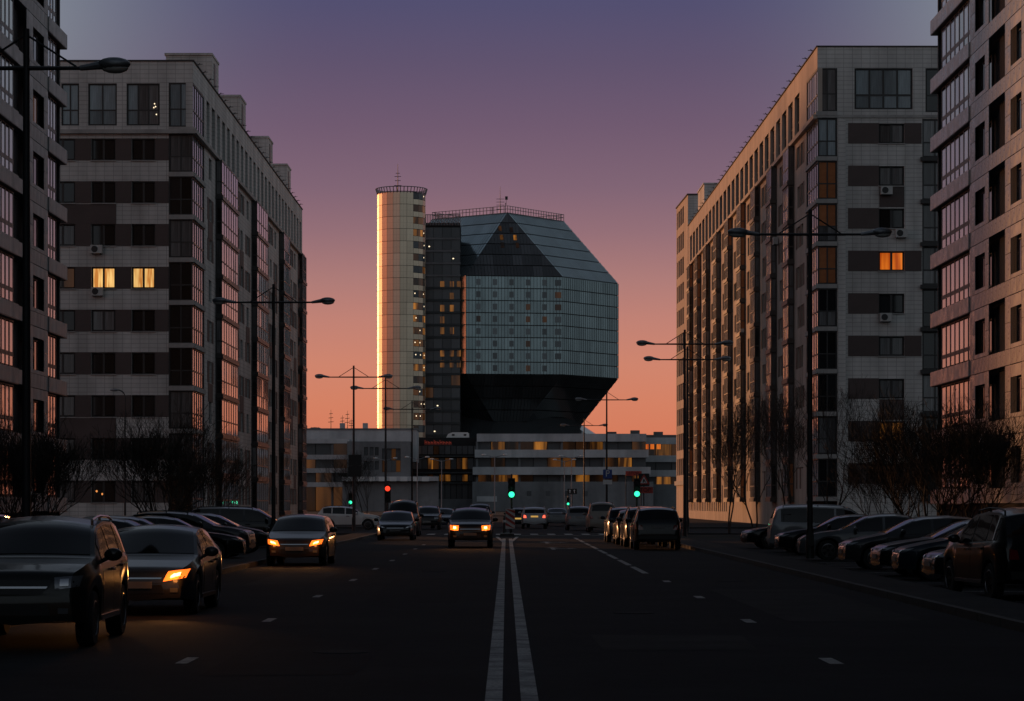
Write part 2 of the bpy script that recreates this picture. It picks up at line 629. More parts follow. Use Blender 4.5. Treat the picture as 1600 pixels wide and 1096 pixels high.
structure(MB().poly([(-4000, -200, -.06), (4000, -200, -.06), (4000, 9000, -.06), (-4000, 9000, -.06)]).build('ground', M_GROUND))
road = structure(MB().poly([(-7.2, -60, 0), (7.2, -60, 0), (7.2, 150, 0), (-7.2, 150, 0)]).poly([(-200, 150, 0), (200, 150, 0), (200, 178, 0), (-200, 178, 0)])
                 .poly([(-7.2, 178, 0), (7.2, 178, 0), (7.2, 330, 0), (-7.2, 330, 0)]).poly([(-260, 330, 0), (260, 330, 0), (260, 352, 0), (-260, 352, 0)])
                 .build('road', M_ASPH))
for nm, sgn in (('parking_lot_left', -1), ('parking_lot_right', 1)):
    x0, x1 = sorted((sgn * 8.9, sgn * 15.2))
    structure(MB().poly([(x0, -60, -.02), (x1, -60, -.02), (x1, 128, -.02), (x0, 128, -.02)]).build(nm, M_LOT))
for sgn, nm in ((-1, 'left'), (1, 'right')):
    # strip between carriageway and bays, with a run of kerb stones
    a, b = sorted((sgn * 7.35, sgn * 8.75))
    strip = structure(MB().box(a, b, -60, 149, -.05, .10).build('verge_' + nm, M_PAVE))
    for k in range(70):
        y = 22 + k * 1.8
        kx = sgn * 7.28
        link('kerb_stone', boxmesh('kerb_stone', M_KERB, .14, 1.77, .18), strip, (kx - .07, y, -.05))
    a, b = sorted((sgn * 15.3, sgn * 21.0))
    structure(MB().box(a, b, -60, 149, -.05, .10).build('pavement_' + nm, M_PAVE))
    a, b = sorted((sgn * 7.4, sgn * 21.0))
    structure(MB().box(a, b, 179, 329, -.05, .11).build('far_pavement_' + nm, M_PAVE))
structure(MB().box(-180, 180, 353, 900, -.05, .1).build('library_square', M_PAVE))

# painted markings: each a sheet a few millimetres above the asphalt, part of the road
def marking(name, pts, z=.006):
    return MB().poly([(x, y, z) for x, y in pts]).build(name, M_PAINT, road)

for s in (-1, 1):
    x = .05 + s * .165
    y = 3.0
    while y < 116:
        marking('centre_line', [(x - .08, y), (x + .08, y), (x + .08, y + 11.3), (x - .08, y + 11.3)])
        y += 11.3
    marking('centre_line', [(x - .08, 116.0), (x + .08, 116.0), (.05 + s * .55 + .08, 134), (.05 + s * .55 - .08, 134)], .009)
for k in range(3):
    marking('lane_dash', [(-3.72, 28.0 + 9.9 * k), (-3.58, 28.0 + 9.9 * k), (-3.58, 29.1 + 9.9 * k), (-3.72, 29.1 + 9.9 * k)])
for k in range(3, 9):
    marking('lane_dash', [(-3.66, 27.8 + 10 * k), (-3.52, 27.8 + 10 * k), (-3.52, 29.3 + 10 * k), (-3.66, 29.3 + 10 * k)])
for k in range(4):
    marking('lane_dash', [(3.62, 27.9 + 9.7 * k), (3.78, 27.9 + 9.7 * k), (3.78, 29.0 + 9.7 * k), (3.62, 29.0 + 9.7 * k)])
for k in range(8):
    marking('lane_dash', [(3.50, 64.0 + 8.5 * k), (3.66, 64.0 + 8.5 * k), (3.66, 70.9 + 8.5 * k), (3.50, 70.9 + 8.5 * k)])
for y0 in (97.0, 112.0):     # direction arrows of the near-side lane
    x = 1.85
    marking('lane_arrow', [(x - .08, y0), (x + .08, y0), (x + .08, y0 + 3.2), (x + .32, y0 + 3.2), (x, y0 + 5.0), (x - .32, y0 + 3.2), (x - .08, y0 + 3.2)])
    marking('lane_arrow', [(x + .085, y0 + 1.4), (x + .6, y0 + 2.0), (x + .6, y0 + 1.6), (x + 1.0, y0 + 2.5), (x + .6, y0 + 3.1), (x + .6, y0 + 2.6), (x + .085, y0 + 2.0)])
marking('stop_line', [(.7, 140), (7.0, 140), (7.0, 140.45), (.7, 140.45)])
for i in range(14):
    xa = -6.6 + i * 1.0
    marking('crossing_bar', [(xa, 143.5), (xa + .45, 143.5), (xa + .45, 147.5), (xa, 147.5)])
for k in range(24):           # bay lines of the car parks
    for s in (-1, 1):
        yb = 24 + k * 2.75
        a, b = sorted((s * 9.4, s * 14.2))
        o = MB().poly([(a, yb, -.014), (b, yb, -.014), (b, yb + .1, -.014), (a, yb + .1, -.014)]).build('bay_line', M_PAINT, road)
M_PATCH = mat('asphalt_repair', (.011, .011, .012), .88, var=.3, vscale=.8, bump=.3, bscale=60, spec=.12)
M_PATCH_L = mat('asphalt_repair_pale', (.034, .033, .032), .9, var=.3, vscale=.8, bump=.3, bscale=60, spec=.12)
M_IRON = mat('cast_iron', (.02, .019, .018), .85, spec=.15, bump=.5, bscale=40)
for i, (xa, ya, xb, yb) in enumerate(((-3.2, 26, -1.6, 33), (1.2, 30.5, 3.1, 34), (-2.6, 45, -.9, 60), (4.3, 38, 6.4, 52), (1.0, 62, 2.2, 80), (-5.8, 55, -4.4, 66), (-3.1, 80, -.8, 84))):
    MB().poly([(xa, ya, .003), (xb, ya + .2, .003), (xb + .1, yb, .003), (xa - .05, yb + .15, .003)]).build('repair_patch', (M_PATCH, M_PATCH_L)[i % 2], road)
for xa, ya in ((-2.0, 30.2), (2.1, 41), (-1.9, 66), (5.2, 58)):
    MB().lathe([(.34, -.01), (.34, .007), (.3, .012), (.1, .011)], 20, 'z', (xa, ya, 0)).build('manhole_cover', M_IRON, road)
structure(MB().box(-70, 70, -175, -150, -.05, 27).build('street_end_blocker', M_ROOF))     # unseen block added behind the viewer to block low sky light
isl = structure(MB().prism([(-.42, 0), (.42, 0), (.36, .16), (-.36, .16)], 135, 141.5).build('traffic_island', M_KERB, None, (.05, 0, 0)))


# ----------------------------------------------------------------------------- left apartment block (striped)
LS = 22.27
bl = building('apartment_block', (-21.96, 175, 0), R(-.26), 'grey and brown striped apartment block with four roof huts on the left')
FL = Facade(bl, 0, 0, 0)
FS = Facade(bl, 0, 0, 90)
def lu(px):
    return (px - 302) / LS
MB().box(-16, -.5, .45, 88.2, 0, 32.2).build('interior_core', M_CORE, bl)
TOPZ = 32.8
ops, rows = [], []
WCOLS = [(lu(78), lu(118), 2), (lu(143), lu(181), 2), (lu(206), lu(243), 2)]
for k in range(9):
    zt, zb = 27.4 - 3 * k, 25.86 - 3 * k
    for a, b, c in WCOLS:
        ops.append((a, b, zb, zt))
tops = [(lu(52), lu(84), 2), (lu(96), lu(124), 2), (lu(138), lu(183), 2), (lu(198), lu(250), 3)]
for a, b, c in tops:
    ops.append((a, b, 28.3, 31.26))
FL.wall(-16, lu(264), 0, 28.0, ops, M_STUCCO)
FL.wall(-16, lu(264), 28.0, TOPZ, ops, M_STUCCO)
for k in range(9):
    zt, zb = 27.4 - 3 * k, 25.86 - 3 * k
    for j, (a, b, c) in enumerate(WCOLS):
        if k == 3 and j >= 1:
            pm = M_LIT if j == 1 else M_LIT
        elif k == 3 and j == 0:
            pm = M_LIT_DD
        else:
            pm = rnd_pane(.3)
        wo = FL.window(a, b, zb, zt, c, d=-.14, pm=pm, fw=.08, mw=.15)
        if (k, j) in ((8, 1), (7, 2)):
            for lx, lz in (((.35, .8), (.75, .6)) if k == 8 else ((1.1, .75), (1.3, .8), (1.45, .7), (1.2, .62))):
                MB().ellipsoid((lx, .02, lz), (.07, .03, .08) if k == 8 else (.05, .03, .05), 8, 5).build('lamp', M_LAMP_O, wo)
        FL.block('window_sill', M_CORNICE, a - .05, b + .05, zb - .06, zb, 0, .09)
    xs = [-16] + [v for a, b, c in WCOLS for v in (a, b)] + [lu(264)]
    for i in range(0, len(xs), 2):
        FL.block('cladding_panel', M_BROWN, xs[i] + .004, xs[i + 1] - .004, zb + .0, zt - .002, .0, .025)
    if k in (1, 6):
        FL.block('cladding_panel', M_BROWN, lu(78), lu(182), zb - 1.458, zb - .062, 0, .025)
for a, b, c in tops:
    mats_ = [M_PANE_T, M_PANE_C, M_PANE_C] if c == 3 else None
    wo = FL.window(a, b, 28.3, 31.26, c, (.36,), d=-.12, pm=(lambda i, q, mm=mats_: mm[i]) if mats_ else M_PANE_T, fw=.09, mw=.1)
    if c == 3:
        for lx, lz in ((1.95, 1.55), (2.02, 1.35), (1.9, 1.28), (2.08, .8)):
            MB().ellipsoid((lx, .02, lz), (.045, .03, .05), 8, 5).build('lamp', M_LAMP, wo)
FL.block('cornice', M_CORNICE, -16, .28, 27.72, 28.0, 0, .28)
FS.block('cornice', M_CORNICE, .0, 88.7, 27.72, 28.0, 0, .283)
FL.block('parapet_cap', M_ROOF, -16, .08, TOPZ, TOPZ + .1, -.4, .08)
FS.block('parapet_cap', M_ROOF, .4, 88.7, TOPZ, TOPZ + .1, -.4, .083)
# corner loggia, floor by floor
for k in range(10):
    if k == 0:
        z0, z1 = 28.2, 31.3
        pf, ps = (lambda i, q: M_PANE_T), (lambda i, q: M_PANE_S)
    else:
        z1 = 27.72 - 3 * (k - 1) - (.0 if k == 1 else .0)
        z0 = z1 - 2.68
        base = [M_PANE_C, M_PANE, M_PANE_C, M_PANE, M_PANE, M_PANE, M_PANE_C, M_PANE_C, M_PANE][k - 1]
        pf, ps = (lambda i, q, b=base: b), (lambda i, q: M_PANE_S)
    FL.window(lu(264) + .02, -.02, z0, z1, 2, (.40,), d=-.03, pm=pf, fw=.08, mw=.09, name='loggia_window')
    FS.window(.02, 6.2, z0, z1, 5, (.40,), d=-.03, pm=ps, fw=.08, mw=.11, name='loggia_window', fd=.1)
    FL.block('loggia_slab', M_CORNICE, lu(264), .10, z0 - .32, z0, -.4, .12)
    FS.block('loggia_slab', M_CORNICE, .0, 6.3, z0 - .323, z0 - .003, -.4, .123)
FL.wall(lu(264), 0, 31.3, TOPZ, [], M_STUCCO)
# street side
SB = [(13.0, 24.0), (38.4, 47.9), (63.0, 69.5), (83.6, 88.2)]
SW = [(9.0, 10.6), (26.4, 28.0), (30.0, 31.6), (34.6, 36.2), (50.2, 51.8), (54.4, 56.0), (58.6, 60.2), (71.6, 73.2), (75.4, 77.0), (79.2, 80.8)]
ops = []
for k in range(9):
    for a, b in SW:
        ops.append((a, b, 25.7 - 3 * k, 27.3 - 3 * k))
    for a, b in SB:
        ops.append((a + .1, b - .1, 24.95 - 3 * k, 27.4 - 3 * k))
FS.wall(6.2, 88.7, 0, 27.8, ops, M_STUCCO)
TW = [(7.6 + 3.25 * i, 9.4 + 3.25 * i) for i in range(25)]
FS.wall(0, 88.7, 27.8, TOPZ, [(a, b, 28.3, 31.3) for a, b in TW] + [(0, 6.2, 27.8, 31.3)], M_STUCCO, depth=.5)
for a, b in TW:
    FS.window(a, b, 28.3, 31.3, 2, (.36,), d=-.34, pm=rnd_pane(.2), joined=True)
for k in range(9):
    for j, (a, b) in enumerate(SW):
        FS.window(a, b, 25.7 - 3 * k, 27.3 - 3 * k, 2, d=-.16, pm=rnd_pane(.25), joined=True)
        if (j + k) % 3 != 0:
            FS.block('cladding_panel', M_BROWN, a - 1.0, a - .01, 25.7 - 3 * k, 27.3 - 3 * k, 0, .03)
            FS.block('cladding_panel', M_BROWN, b + .01, b + 1.0, 25.7 - 3 * k, 27.3 - 3 * k, 0, .03)
        if (j * 2 + k) % 4 == 1 and k < 8:
            FS.block('cladding_panel', M_BROWN, a - .6, b + .6, 24.32 - 3 * k, 25.66 - 3 * k, 0, .03)


def bay_mesh(w, dep, h, cols, m):
    k = ('bay', round(w, 2), dep, h, cols, m.name)
    if k not in CACHE:
        mb = MB()
        mb.box(-.08, w + .08, -dep - .08, 0, 0, .3)                       # floor slab
        for i in range(cols + 1):
            x = .04 + (w - .08) * i / cols
            mb.box(x - .045, x + .045, -dep, -dep + .09, .3, h)            # posts
        mb.box(0, .09, -.09, 0, .3, h).box(w - .09, w, -.09, 0, .3, h)
        for z in (.3, 1.28, h - .12):
            mb.box(.0, w, -dep + .004, -dep + .08, z, z + .1)
            mb.box(.004, .08, -dep + .1, -.1, z, z + .1).box(w - .08, w - .004, -dep + .1, -.1, z, z + .1)
        CACHE[k] = mb.data('balcony', m)
    return CACHE[k]


def bay(F, u0, u1, z0, dep=1.15, h=2.9, cols=6, pf=None, psd=None, slab=M_FRAME):
    w = u1 - u0
    o = F.put('balcony', bay_mesh(w, dep, h, cols, slab), u0, z0, 0)
    cw = (w - .08) / cols
    for i in range(cols):
        link('pane', boxmesh('pane', pf(i) if callable(pf) else (pf or M_PANE_S), cw - .1, .02, .9), o, (.09 + cw * i, -dep + .03, .39))
        link('pane', boxmesh('pane', pf(i) if callable(pf) else (pf or M_PANE_S), cw - .1, .02, h - 1.5), o, (.09 + cw * i, -dep + .03, 1.38))
    for x in (.03, w - .05):
        link('side_pane', boxmesh('side_pane', psd or M_PANE, .02, dep - .2, h - .45), o, (x, -dep + .1, .4))
    return o


for k in range(9):
    for j, (a, b) in enumerate(SB):
        bay(FS, a, b, 24.72 - 3 * k, .5, 2.98, 7 if j == 0 else 5, pf=M_PANE_S, psd=random.choice((M_PANE, M_PANE_C, M_PANE)))
# roof huts with their doors, and the small brackets along the parapet
for i, (y0, xw) in enumerate(((11, 2.25), (30, 1.75), (53, 1.9), (71.5, 1.8))):
    hut = MB().box(-xw - 1.2, -.03, y0, y0 + 4.2, TOPZ - .2, 35.2).box(-xw - 1.3, .03, y0 - .1, y0 + 4.3, 35.2, 35.36).build('roof_hut', M_STUCCO, bl)
    MB().box(-.028, .02, y0 + 1.2, y0 + 2.2, TOPZ + .12, TOPZ + 2.0).build('hut_door', M_FRAME, hut)
bracket = MB().tube((0, 0, 0), (.25, 0, .3), .035, .03, 5).tube((.05, 0, .2), (.45, 0, .22), .03, .02, 5).data('roof_bracket', M_STEEL)
for i in range(27):
    link('roof_bracket', bracket, bl, (-.15, 3 + 3.2 * i, TOPZ + .1))

# ----------------------------------------------------------------------------- right apartment block
RS = 22.15
br = building('apartment_block', (21.94, 176, 0), R(.40), 'sand-coloured apartment block with dark bay balconies along its street side')
FR = Facade(br, 0, 0, 0)
FRS = Facade(br, 0, 0, -90)      # u negative = further down the street
def ru(px):
    return (px - 1277) / RS
RTOP = 34.0
MB().box(.5, 15, .45, 113.5, 0, 33.4).build('interior_core', M_CORE, br)
ops = []
for k in range(9):
    ops.append((ru(1373), ru(1413), 27.2 - 3 * k, 28.6 - 3 * k))
ops.append((ru(1335), ru(1426), 29.6, 32.5))
for k in range(10):
    z1 = 28.92 - 3 * (k - 1)
    if k == 0:
        ops.append((ru(1446), ru(1500), 29.4, 32.5))
    else:
        ops.append((ru(1441), ru(1500), z1 - 2.7, z1))
FR.wall(ru(1308), 15, 0, 29.2, ops, M_STUCCO)
FR.wall(ru(1308), 15, 29.2, RTOP, ops, M_STUCCO)
for k in range(9):
    zb, zt = 27.2 - 3 * k, 28.6 - 3 * k
    pm = M_LIT_O if k == 3 else (M_LIT_D if k == 7 else rnd_pane(.45))
    FR.window(ru(1373), ru(1413), zb, zt, 2, d=-.14, pm=pm, fw=.07, mw=.16)
    FR.block('window_sill', M_CORNICE, ru(1373) - .05, ru(1413) + .05, zb - .06, zb, 0, .09)
    FR.block('cladding_panel', M_BROWN, ru(1325), ru(1373) - .004, zb - .02, zt + .03, 0, .025)
    if k in (0, 3, 5, 8):
        FR.block('cladding_panel', M_BROWN, ru(1413) + .004, ru(1440), zb - .02, zt + .03, 0, .025)
    if k in (1, 6):
        FR.block('cladding_panel', M_BROWN, ru(1374), ru(1413), zb - 1.5, zb - .07, 0, .025)
    z1 = 28.92 - 3 * k
    FR.window(ru(1441), ru(1500), z1 - 2.7, z1, 3, (.38,), d=-.08, pm=rnd_pane(.4, lit=.0), fw=.08, mw=.1, name='loggia_window')
    FR.block('loggia_slab', M_FRAME, ru(1438), ru(1500), z1 - 2.98, z1 - 2.7, -.05, .25)
FR.window(ru(1335), ru(1426), 29.6, 32.5, 4, (.34,), d=-.12, pm=M_PANE_T, fw=.09, mw=.14)
FR.window(ru(1446), ru(1500), 29.4, 32.5, 2, (.38,), d=-.12, pm=rnd_pane(.5), fw=.09, mw=.1)
FR.block('pilaster', M_STUCCO, ru(1309), ru(1321), 0.2, 28.9, 0, .05)
FR.block('cornice', M_CORNICE, -.02, 15, 29.0, 29.2, 0, .07)
FRS.block('cornice', M_STUCCO_R, -114, 0, 28.95, 29.25, 0, .30)
FR.block('parapet_cap', M_ROOF, -.08, 15, RTOP, RTOP + .08, -.4, .08)
FRS.block('parapet_cap', M_ROOF, -114, -.4, RTOP, RTOP + .08, -.4, .083)
# corner loggia
for k in range(10):
    if k == 0:
        z0, z1 = 29.45, 32.5
        b0 = M_PANE_C
    else:
        z1 = 28.95 - 3 * (k - 1)
        z0 = z1 - 2.68
        b0 = [M_PANE_T, M_PANE_A, M_PANE_A, M_PANE_A, M_PANE, M_PANE, M_PANE, M_PANE_C, M_PANE][k - 1]
    lower = {2: M_PANE_A, 3: M_PANE_C, 5: M_PANE_C}.get(k, b0)
    FR.window(.02, ru(1308) - .02, z0, z1, 2, (.40,), d=-.03, pm=lambda i, q, b=b0, l=lower: l if q == 0 else b, fw=.08, mw=.09, name='loggia_window')
    FRS.window(-6.0, -.02, z0, z1, 5, (.40,), d=-.03, pm=M_PANE_S, fw=.08, mw=.11, name='loggia_window', fd=.1)
    FR.block('loggia_slab', M_CORNICE, -.1, ru(1308), z0 - .3, z0, -.4, .1)
    FRS.block('loggia_slab', M_CORNICE, -6.1, 0, z0 - .303, z0 - .003, -.4, .103)
FR.wall(0, ru(1308), 32.5, RTOP, [], M_STUCCO)
# street side
BAYS = [-(y - 176) for y in (191, 202.5, 215, 227, 239, 251, 263, 274, 284.5)]
RWIN = []
for c in BAYS:
    RWIN += [(c + 3.6, c + 5.1)]
    RWIN += [(c - 4.4, c - 3.1)]
    RWIN += [(c + 5.9, c + 7.0)]
RWIN = [w for w in RWIN if w[0] > -113 and w[1] < -6.6]
ops = []
for k in range(9):
    for a, b in RWIN:
        ops.append((a, b, 26.9 - 3 * k, 28.5 - 3 * k))
    for c in BAYS:
        ops.append((c - 1.6, c + 1.6, 26.2 - 3 * k, 28.7 - 3 * k))
GW = [(-112 + 2.1 * i, -111.1 + 2.1 * i) for i in range(22)]
FRS.wall(-114, -6.0, 4.4, 29.0, ops, M_STUCCO_R)
FRS.wall(-114, -6.0, 0, 4.4, [(a, b, 1.0, 3.6) for a, b in GW], M_STUCCO_R, depth=.3)
for a, b in GW:
    FRS.window(a, b, 1.0, 3.6, 1, (), d=-.2, pm=M_PANE, joined=True)
RT = [(-111.5 + 4.1 * i, -108.6 + 4.1 * i) for i in range(26) if -108.6 + 4.1 * i < -6.2]
FRS.wall(-114, 0, 29.0, RTOP, [(a, b, 29.5, 32.5) for a, b in RT] + [(-6.0, 0, 29.0, 32.5)], M_STUCCO_R, depth=.35)
for a, b in RT:
    FRS.window(a, b, 29.5, 32.5, 3, (.36,), d=-.22, pm=rnd_pane(.25), joined=True)
for k in range(9):
    for j, (a, b) in enumerate(RWIN):
        FRS.window(a, b, 26.9 - 3 * k, 28.5 - 3 * k, 2, d=-.16, pm=rnd_pane(.3), joined=True)
        if (j // 3 + j + k) % 3 != 1:
            FRS.block('cladding_panel', M_BROWN_R, a - .75, a - .01, 26.9 - 3 * k, 28.5 - 3 * k, 0, .03)
            FRS.block('cladding_panel', M_BROWN_R, b + .01, b + .72, 26.9 - 3 * k, 28.5 - 3 * k, 0, .03)
    for j, c in enumerate(BAYS):
        bay(FRS, c - 1.75, c + 1.75, 25.95 - 3 * k, .48, 2.98, 4, pf=M_PANE_S, psd=random.choice((M_PANE, M_PANE_C, M_PANE_C, M_PANE_A)), slab=M_FRAME_B)
for i in range(34):
    o = link('roof_bracket', bracket, br, (.15, 3 + 3.25 * i, RTOP + .08), PI)
hut = MB().box(.3, 3.6, 96, 104, RTOP, 36.6).box(.2, 3.7, 95.9, 104.1, 36.6, 36.75).build('roof_hut', M_STUCCO, br)
MB().box(1.4, 2.3, 95.95, 96, RTOP, RTOP + 2).build('hut_door', M_FRAME, hut)

# far taller block behind it
bf = building('apartment_block', (21.25, 292, 0), R(1.6), 'taller pale apartment block end rising behind the sand-coloured block')
FF, FFS = Facade(bf, 0, 0, 0), Facade(bf, 0, 0, -90)
FF.wall(0, 12, 0, 37.9, [], M_STUCCO)
MB().box(.4, 12, .4, 14, 0, 37.5).build('interior_core', M_CORE, bf)
fw_ = [(-13.2, -12.2), (-11.4, -9.6), (-9.0, -7.2), (-6.6, -4.8)]
FFS.wall(-14, 0, 0, 37.9, [(a, b, 5.2 + 3 * k, 7.2 + 3 * k) for k in range(11) for a, b in fw_], M_STUCCO_R)
for k in range(11):
    for a, b in fw_:
        FFS.window(a, b, 5.2 + 3 * k, 7.2 + 3 * k, 2, d=-.15, pm=rnd_pane(.3), joined=True)
FFS.block('plinth_band', M_CORNICE, -14, 0, 4.0, 4.5, 0, .25)
FF.block('parapet_cap', M_ROOF, -.1, 12, 37.9, 38.05, -14, .1)


# ----------------------------------------------------------------------------- near block on the right, with stone cladding
def stone_block(side, x, label, zslab, mats, y_far, layout):
    root = building('apartment_block', (x, y_far, 0), 0, label)
    MB().box(*sorted((-side * .0 + side * .42, side * 14)), -38, -.3, 0, 42).build('interior_core', M_CORE, root)
    F = Facade(root, 0, 0, -90 if side > 0 else 90)
    # u: distance from the far end towards the camera
    su = 1 if side > 0 else -1
    def span(a, b):
        return tuple(sorted((su * a, su * b)))
    MB().box(*sorted((side * .3, side * 14)), -.28, -.03, 0, 42).build('end_wall', M_ROOF, root)
    MB().box(*sorted((side * .02, side * 14)), -215, -38, 0, 42).build('rear_wing', M_ROOF, root)      # the block runs on past the viewer
    floors = 12
    for k in range(-2, floors):
        z = zslab + 3 * k
        for kind, a, b in layout:
            u0, u1 = span(a, b)
            if kind == 'bal':
                # slab face, glazing above it
                if z + 2.3 < 42:
                    F.block('balcony_slab', mats[1], u0, u1, z - .7, z, -.5, .07)
                    F.block('slab_edge', M_FRAME, u0, u1, z - .74, z - .702, -.5, .06)
                    g0, g1 = span(a + (1.9 if a == 0 else 0), b)
                    F.window(g0 + .03, g1 - .03, z, z + 2.24, 7 if b - a > 6 else 4, (.28,), d=-.16, pm=M_PANE_S, fm=M_FRAME, fw=.07, mw=.2, fd=.05, name='balcony_glazing')
            else:
                # spandrel row of stone panels
                n = max(1, round((b - a) / .95))
                for i in range(n):
                    p0, p1 = span(a + (b - a) * i / n, a + (b - a) * (i + 1) / n)
                    F.block('stone_panel', mats[0], p0 + .012, p1 - .012, z - .68, z - .012, -.03, 0)
                if kind == 'jamb':
                    for zz in (z, z + 1.15):
                        F.block('stone_panel', mats[0], u0 + .012, u1 - .012, zz + .012, zz + 1.138, -.03, 0)
                elif kind == 'win':
                    F.block('stone_panel', mats[1], u0 + .012, u1 - .012, z + .012, z + .19, -.03, 0)
                    F.block('stone_panel', mats[1], u0 + .012, u1 - .012, z + 1.76, z + 2.28, -.03, 0)
                    F.window(u0 + .02, u1 - .02, z + .2, z + 1.75, 2, d=-.32, pm=M_LIT_DD if (side < 0 and k == 4) else rnd_pane(.25), fw=.07, mw=.09)
                elif kind == 'tall':
                    F.window(u0 + .02, u1 - .02, z, z + 2.28, 3, (.34,), d=-.42, pm=rnd_pane(.3), fm=M_FRAME_W, fw=.07, mw=.09)
    return root, F


b2, F2 = stone_block(1, 21.8, 'stone-clad apartment block with long glazed balconies at the right edge', 8.5, (M_STONE, M_STONE_L, M_STONE), 127.9,
                     [('bal', 0, 10.5), ('jamb', 10.5, 11.8), ('win', 11.8, 14.2), ('jamb', 14.2, 15.1), ('tall', 15.1, 18.8), ('jamb', 18.8, 20.0),
                      ('win', 20.0, 22.3), ('jamb', 22.3, 23.6), ('tall', 23.6, 27.2), ('jamb', 27.2, 28.6)])
b3, F3 = stone_block(-1, -22.86, 'grey stone-clad apartment block with jutting balcony slabs at the left edge', 8.1, (M_STONE_G, M_STONE_G, M_STONE_G), 129.6,
                     [('bal', 0, 5.1), ('jamb', 5.1, 6.1), ('win', 6.1, 9.0), ('jamb', 9.0, 10.6), ('tall', 10.6, 12.8), ('bal', 12.9, 19.5), ('jamb', 19.5, 21), ('win', 21, 23.5), ('jamb', 23.5, 25)])


# ----------------------------------------------------------------------------- air conditioners hung on the fronts
def ac_unit(F, u, z, label):
    p = F.at(u, z, .03)
    mw_ = F.root.matrix_basis
    q = mw_ @ Vector(p)
    o = thing(empty('air_conditioner', q, F.root.rotation_euler.z + F.a), label, 'air conditioner', 'air conditioners on the flat fronts')
    MB().box(0, .82, -.42, -.1, 0, .58).build('casing', M_AC, o)
    MB().lathe([(.23, -.435), (.21, -.425), (.05, -.43)], 14, 'y', (.3, 0, .29)).build('fan_grille', M_BLACKP, o)
    for x in (.1, .68):
        MB().box(x, x + .05, -.4, .0, -.06, -.002).build('bracket', M_STEEL, o)


def z_l(py):
    return EYE + (PYH - py) / LS


def z_r(py):
    return EYE + (PYH - py) / RS


ac_unit(FL, lu(143), z_l(397), 'air conditioner under a dark window two rows above the lit windows on the striped block')
ac_unit(FL, lu(144), z_l(463), 'air conditioner right beneath the left lit window of the striped block')
ac_unit(FR, ru(1375), z_r(305), 'topmost air conditioner, on a brown panel of the right-hand block front')
ac_unit(FR, ru(1398), z_r(372), 'air conditioner above the orange lit window of the right-hand block')
ac_unit(FR, ru(1374), z_r(503), 'lowest air conditioner, below the orange lit window of the right-hand block')
for i, (u, z) in enumerate(((-24, 22.5), (-50, 17.0))):
    ac_unit(FRS, u, z, ['air conditioner high on the warm-lit street side of the right-hand block', 'air conditioner low on the warm-lit street side, further along the block'][i])

# ----------------------------------------------------------------------------- the library: faceted glass solid on a terraced base, with its tower
LA = 24.8
lib = building('library', (-2.1, 660, 0), 0, 'glass library shaped like a faceted diamond, with a metal tower at its left')
LIB_Z0 = 34.4                                   # foot of the vertical band
ang0 = R(8 + 45)


def lib_rot(p):
    c, s = math.cos(ang0), math.sin(ang0)
    return Vector((p[0] * c - p[1] * s, p[0] * s + p[1] * c, p[2] + LIB_Z0 + LA / 2))


def clip_z(poly, z0, z1):
    for zc, sign in ((z0, 1), (z1, -1)):
        out = []
        for i in range(len(poly)):
            a, b = poly[i], poly[(i + 1) % len(poly)]
            da, db = sign * (a.z - zc), sign * (b.z - zc)
            if da >= 0:
                out.append(a)
            if (da > 0 and db < 0) or (da < 0 and db > 0):
                out.append(a.lerp(b, da / (da - db)))
        poly = out
        if len(poly) < 3:
            return []
    return poly


def slab_from_poly(poly, n, th=.12):
    mb = MB()
    inner = [p - n * th for p in poly]
    m = len(poly)
    mb.v += [tuple(p) for p in poly] + [tuple(p) for p in inner]
    mb.f.append(tuple(range(m)))
    mb.f.append(tuple(m + i for i in reversed(range(m))))
    for i in range(m):
        j = (i + 1) % m
        mb.f.append((i, m + i, m + j, j))
    return mb


h1, h2 = LA / 2, LA / 2 * (1 + math.sqrt(2))
facets = []
for sx_ in (1, -1):
    facets.append(('side', [(sx_ * h2, y, z) for y, z in ((-h1, -h1), (h1, -h1), (h1, h1), (-h1, h1))]))
    facets.append(('side', [(x, sx_ * h2, z) for x, z in ((-h1, -h1), (h1, -h1), (h1, h1), (-h1, h1))]))
    for sy_ in (1, -1):
        facets.append(('side', [(sx_ * h2, sy_ * h1, -h1), (sx_ * h1, sy_ * h2, -h1), (sx_ * h1, sy_ * h2, h1), (sx_ * h2, sy_ * h1, h1)]))
    for sz_ in (1, -1):
        facets.append(('slope' if sz_ > 0 else 'under', [(sx_ * h2, -h1, sz_ * h1), (sx_ * h2, h1, sz_ * h1), (sx_ * h1, h1, sz_ * h2), (sx_ * h1, -h1, sz_ * h2)]))
        facets.append(('slope' if sz_ > 0 else 'under', [(-h1, sx_ * h2, sz_ * h1), (h1, sx_ * h2, sz_ * h1), (h1, sx_ * h1, sz_ * h2), (-h1, sx_ * h1, sz_ * h2)]))
        for sy_ in (1, -1):
            facets.append(('tri' if sz_ > 0 else 'under', [(sx_ * h2, sy_ * h1, sz_ * h1), (sx_ * h1, sy_ * h2, sz_ * h1), (sx_ * h1, sy_ * h1, sz_ * h2)]))
facets.append(('roof', [(-h1, -h1, h2), (h1, -h1, h2), (h1, h1, h2), (-h1, h1, h2)]))
ctr = Vector((0, 0, LIB_Z0 + LA / 2))
FLOOR = LA / 8.5
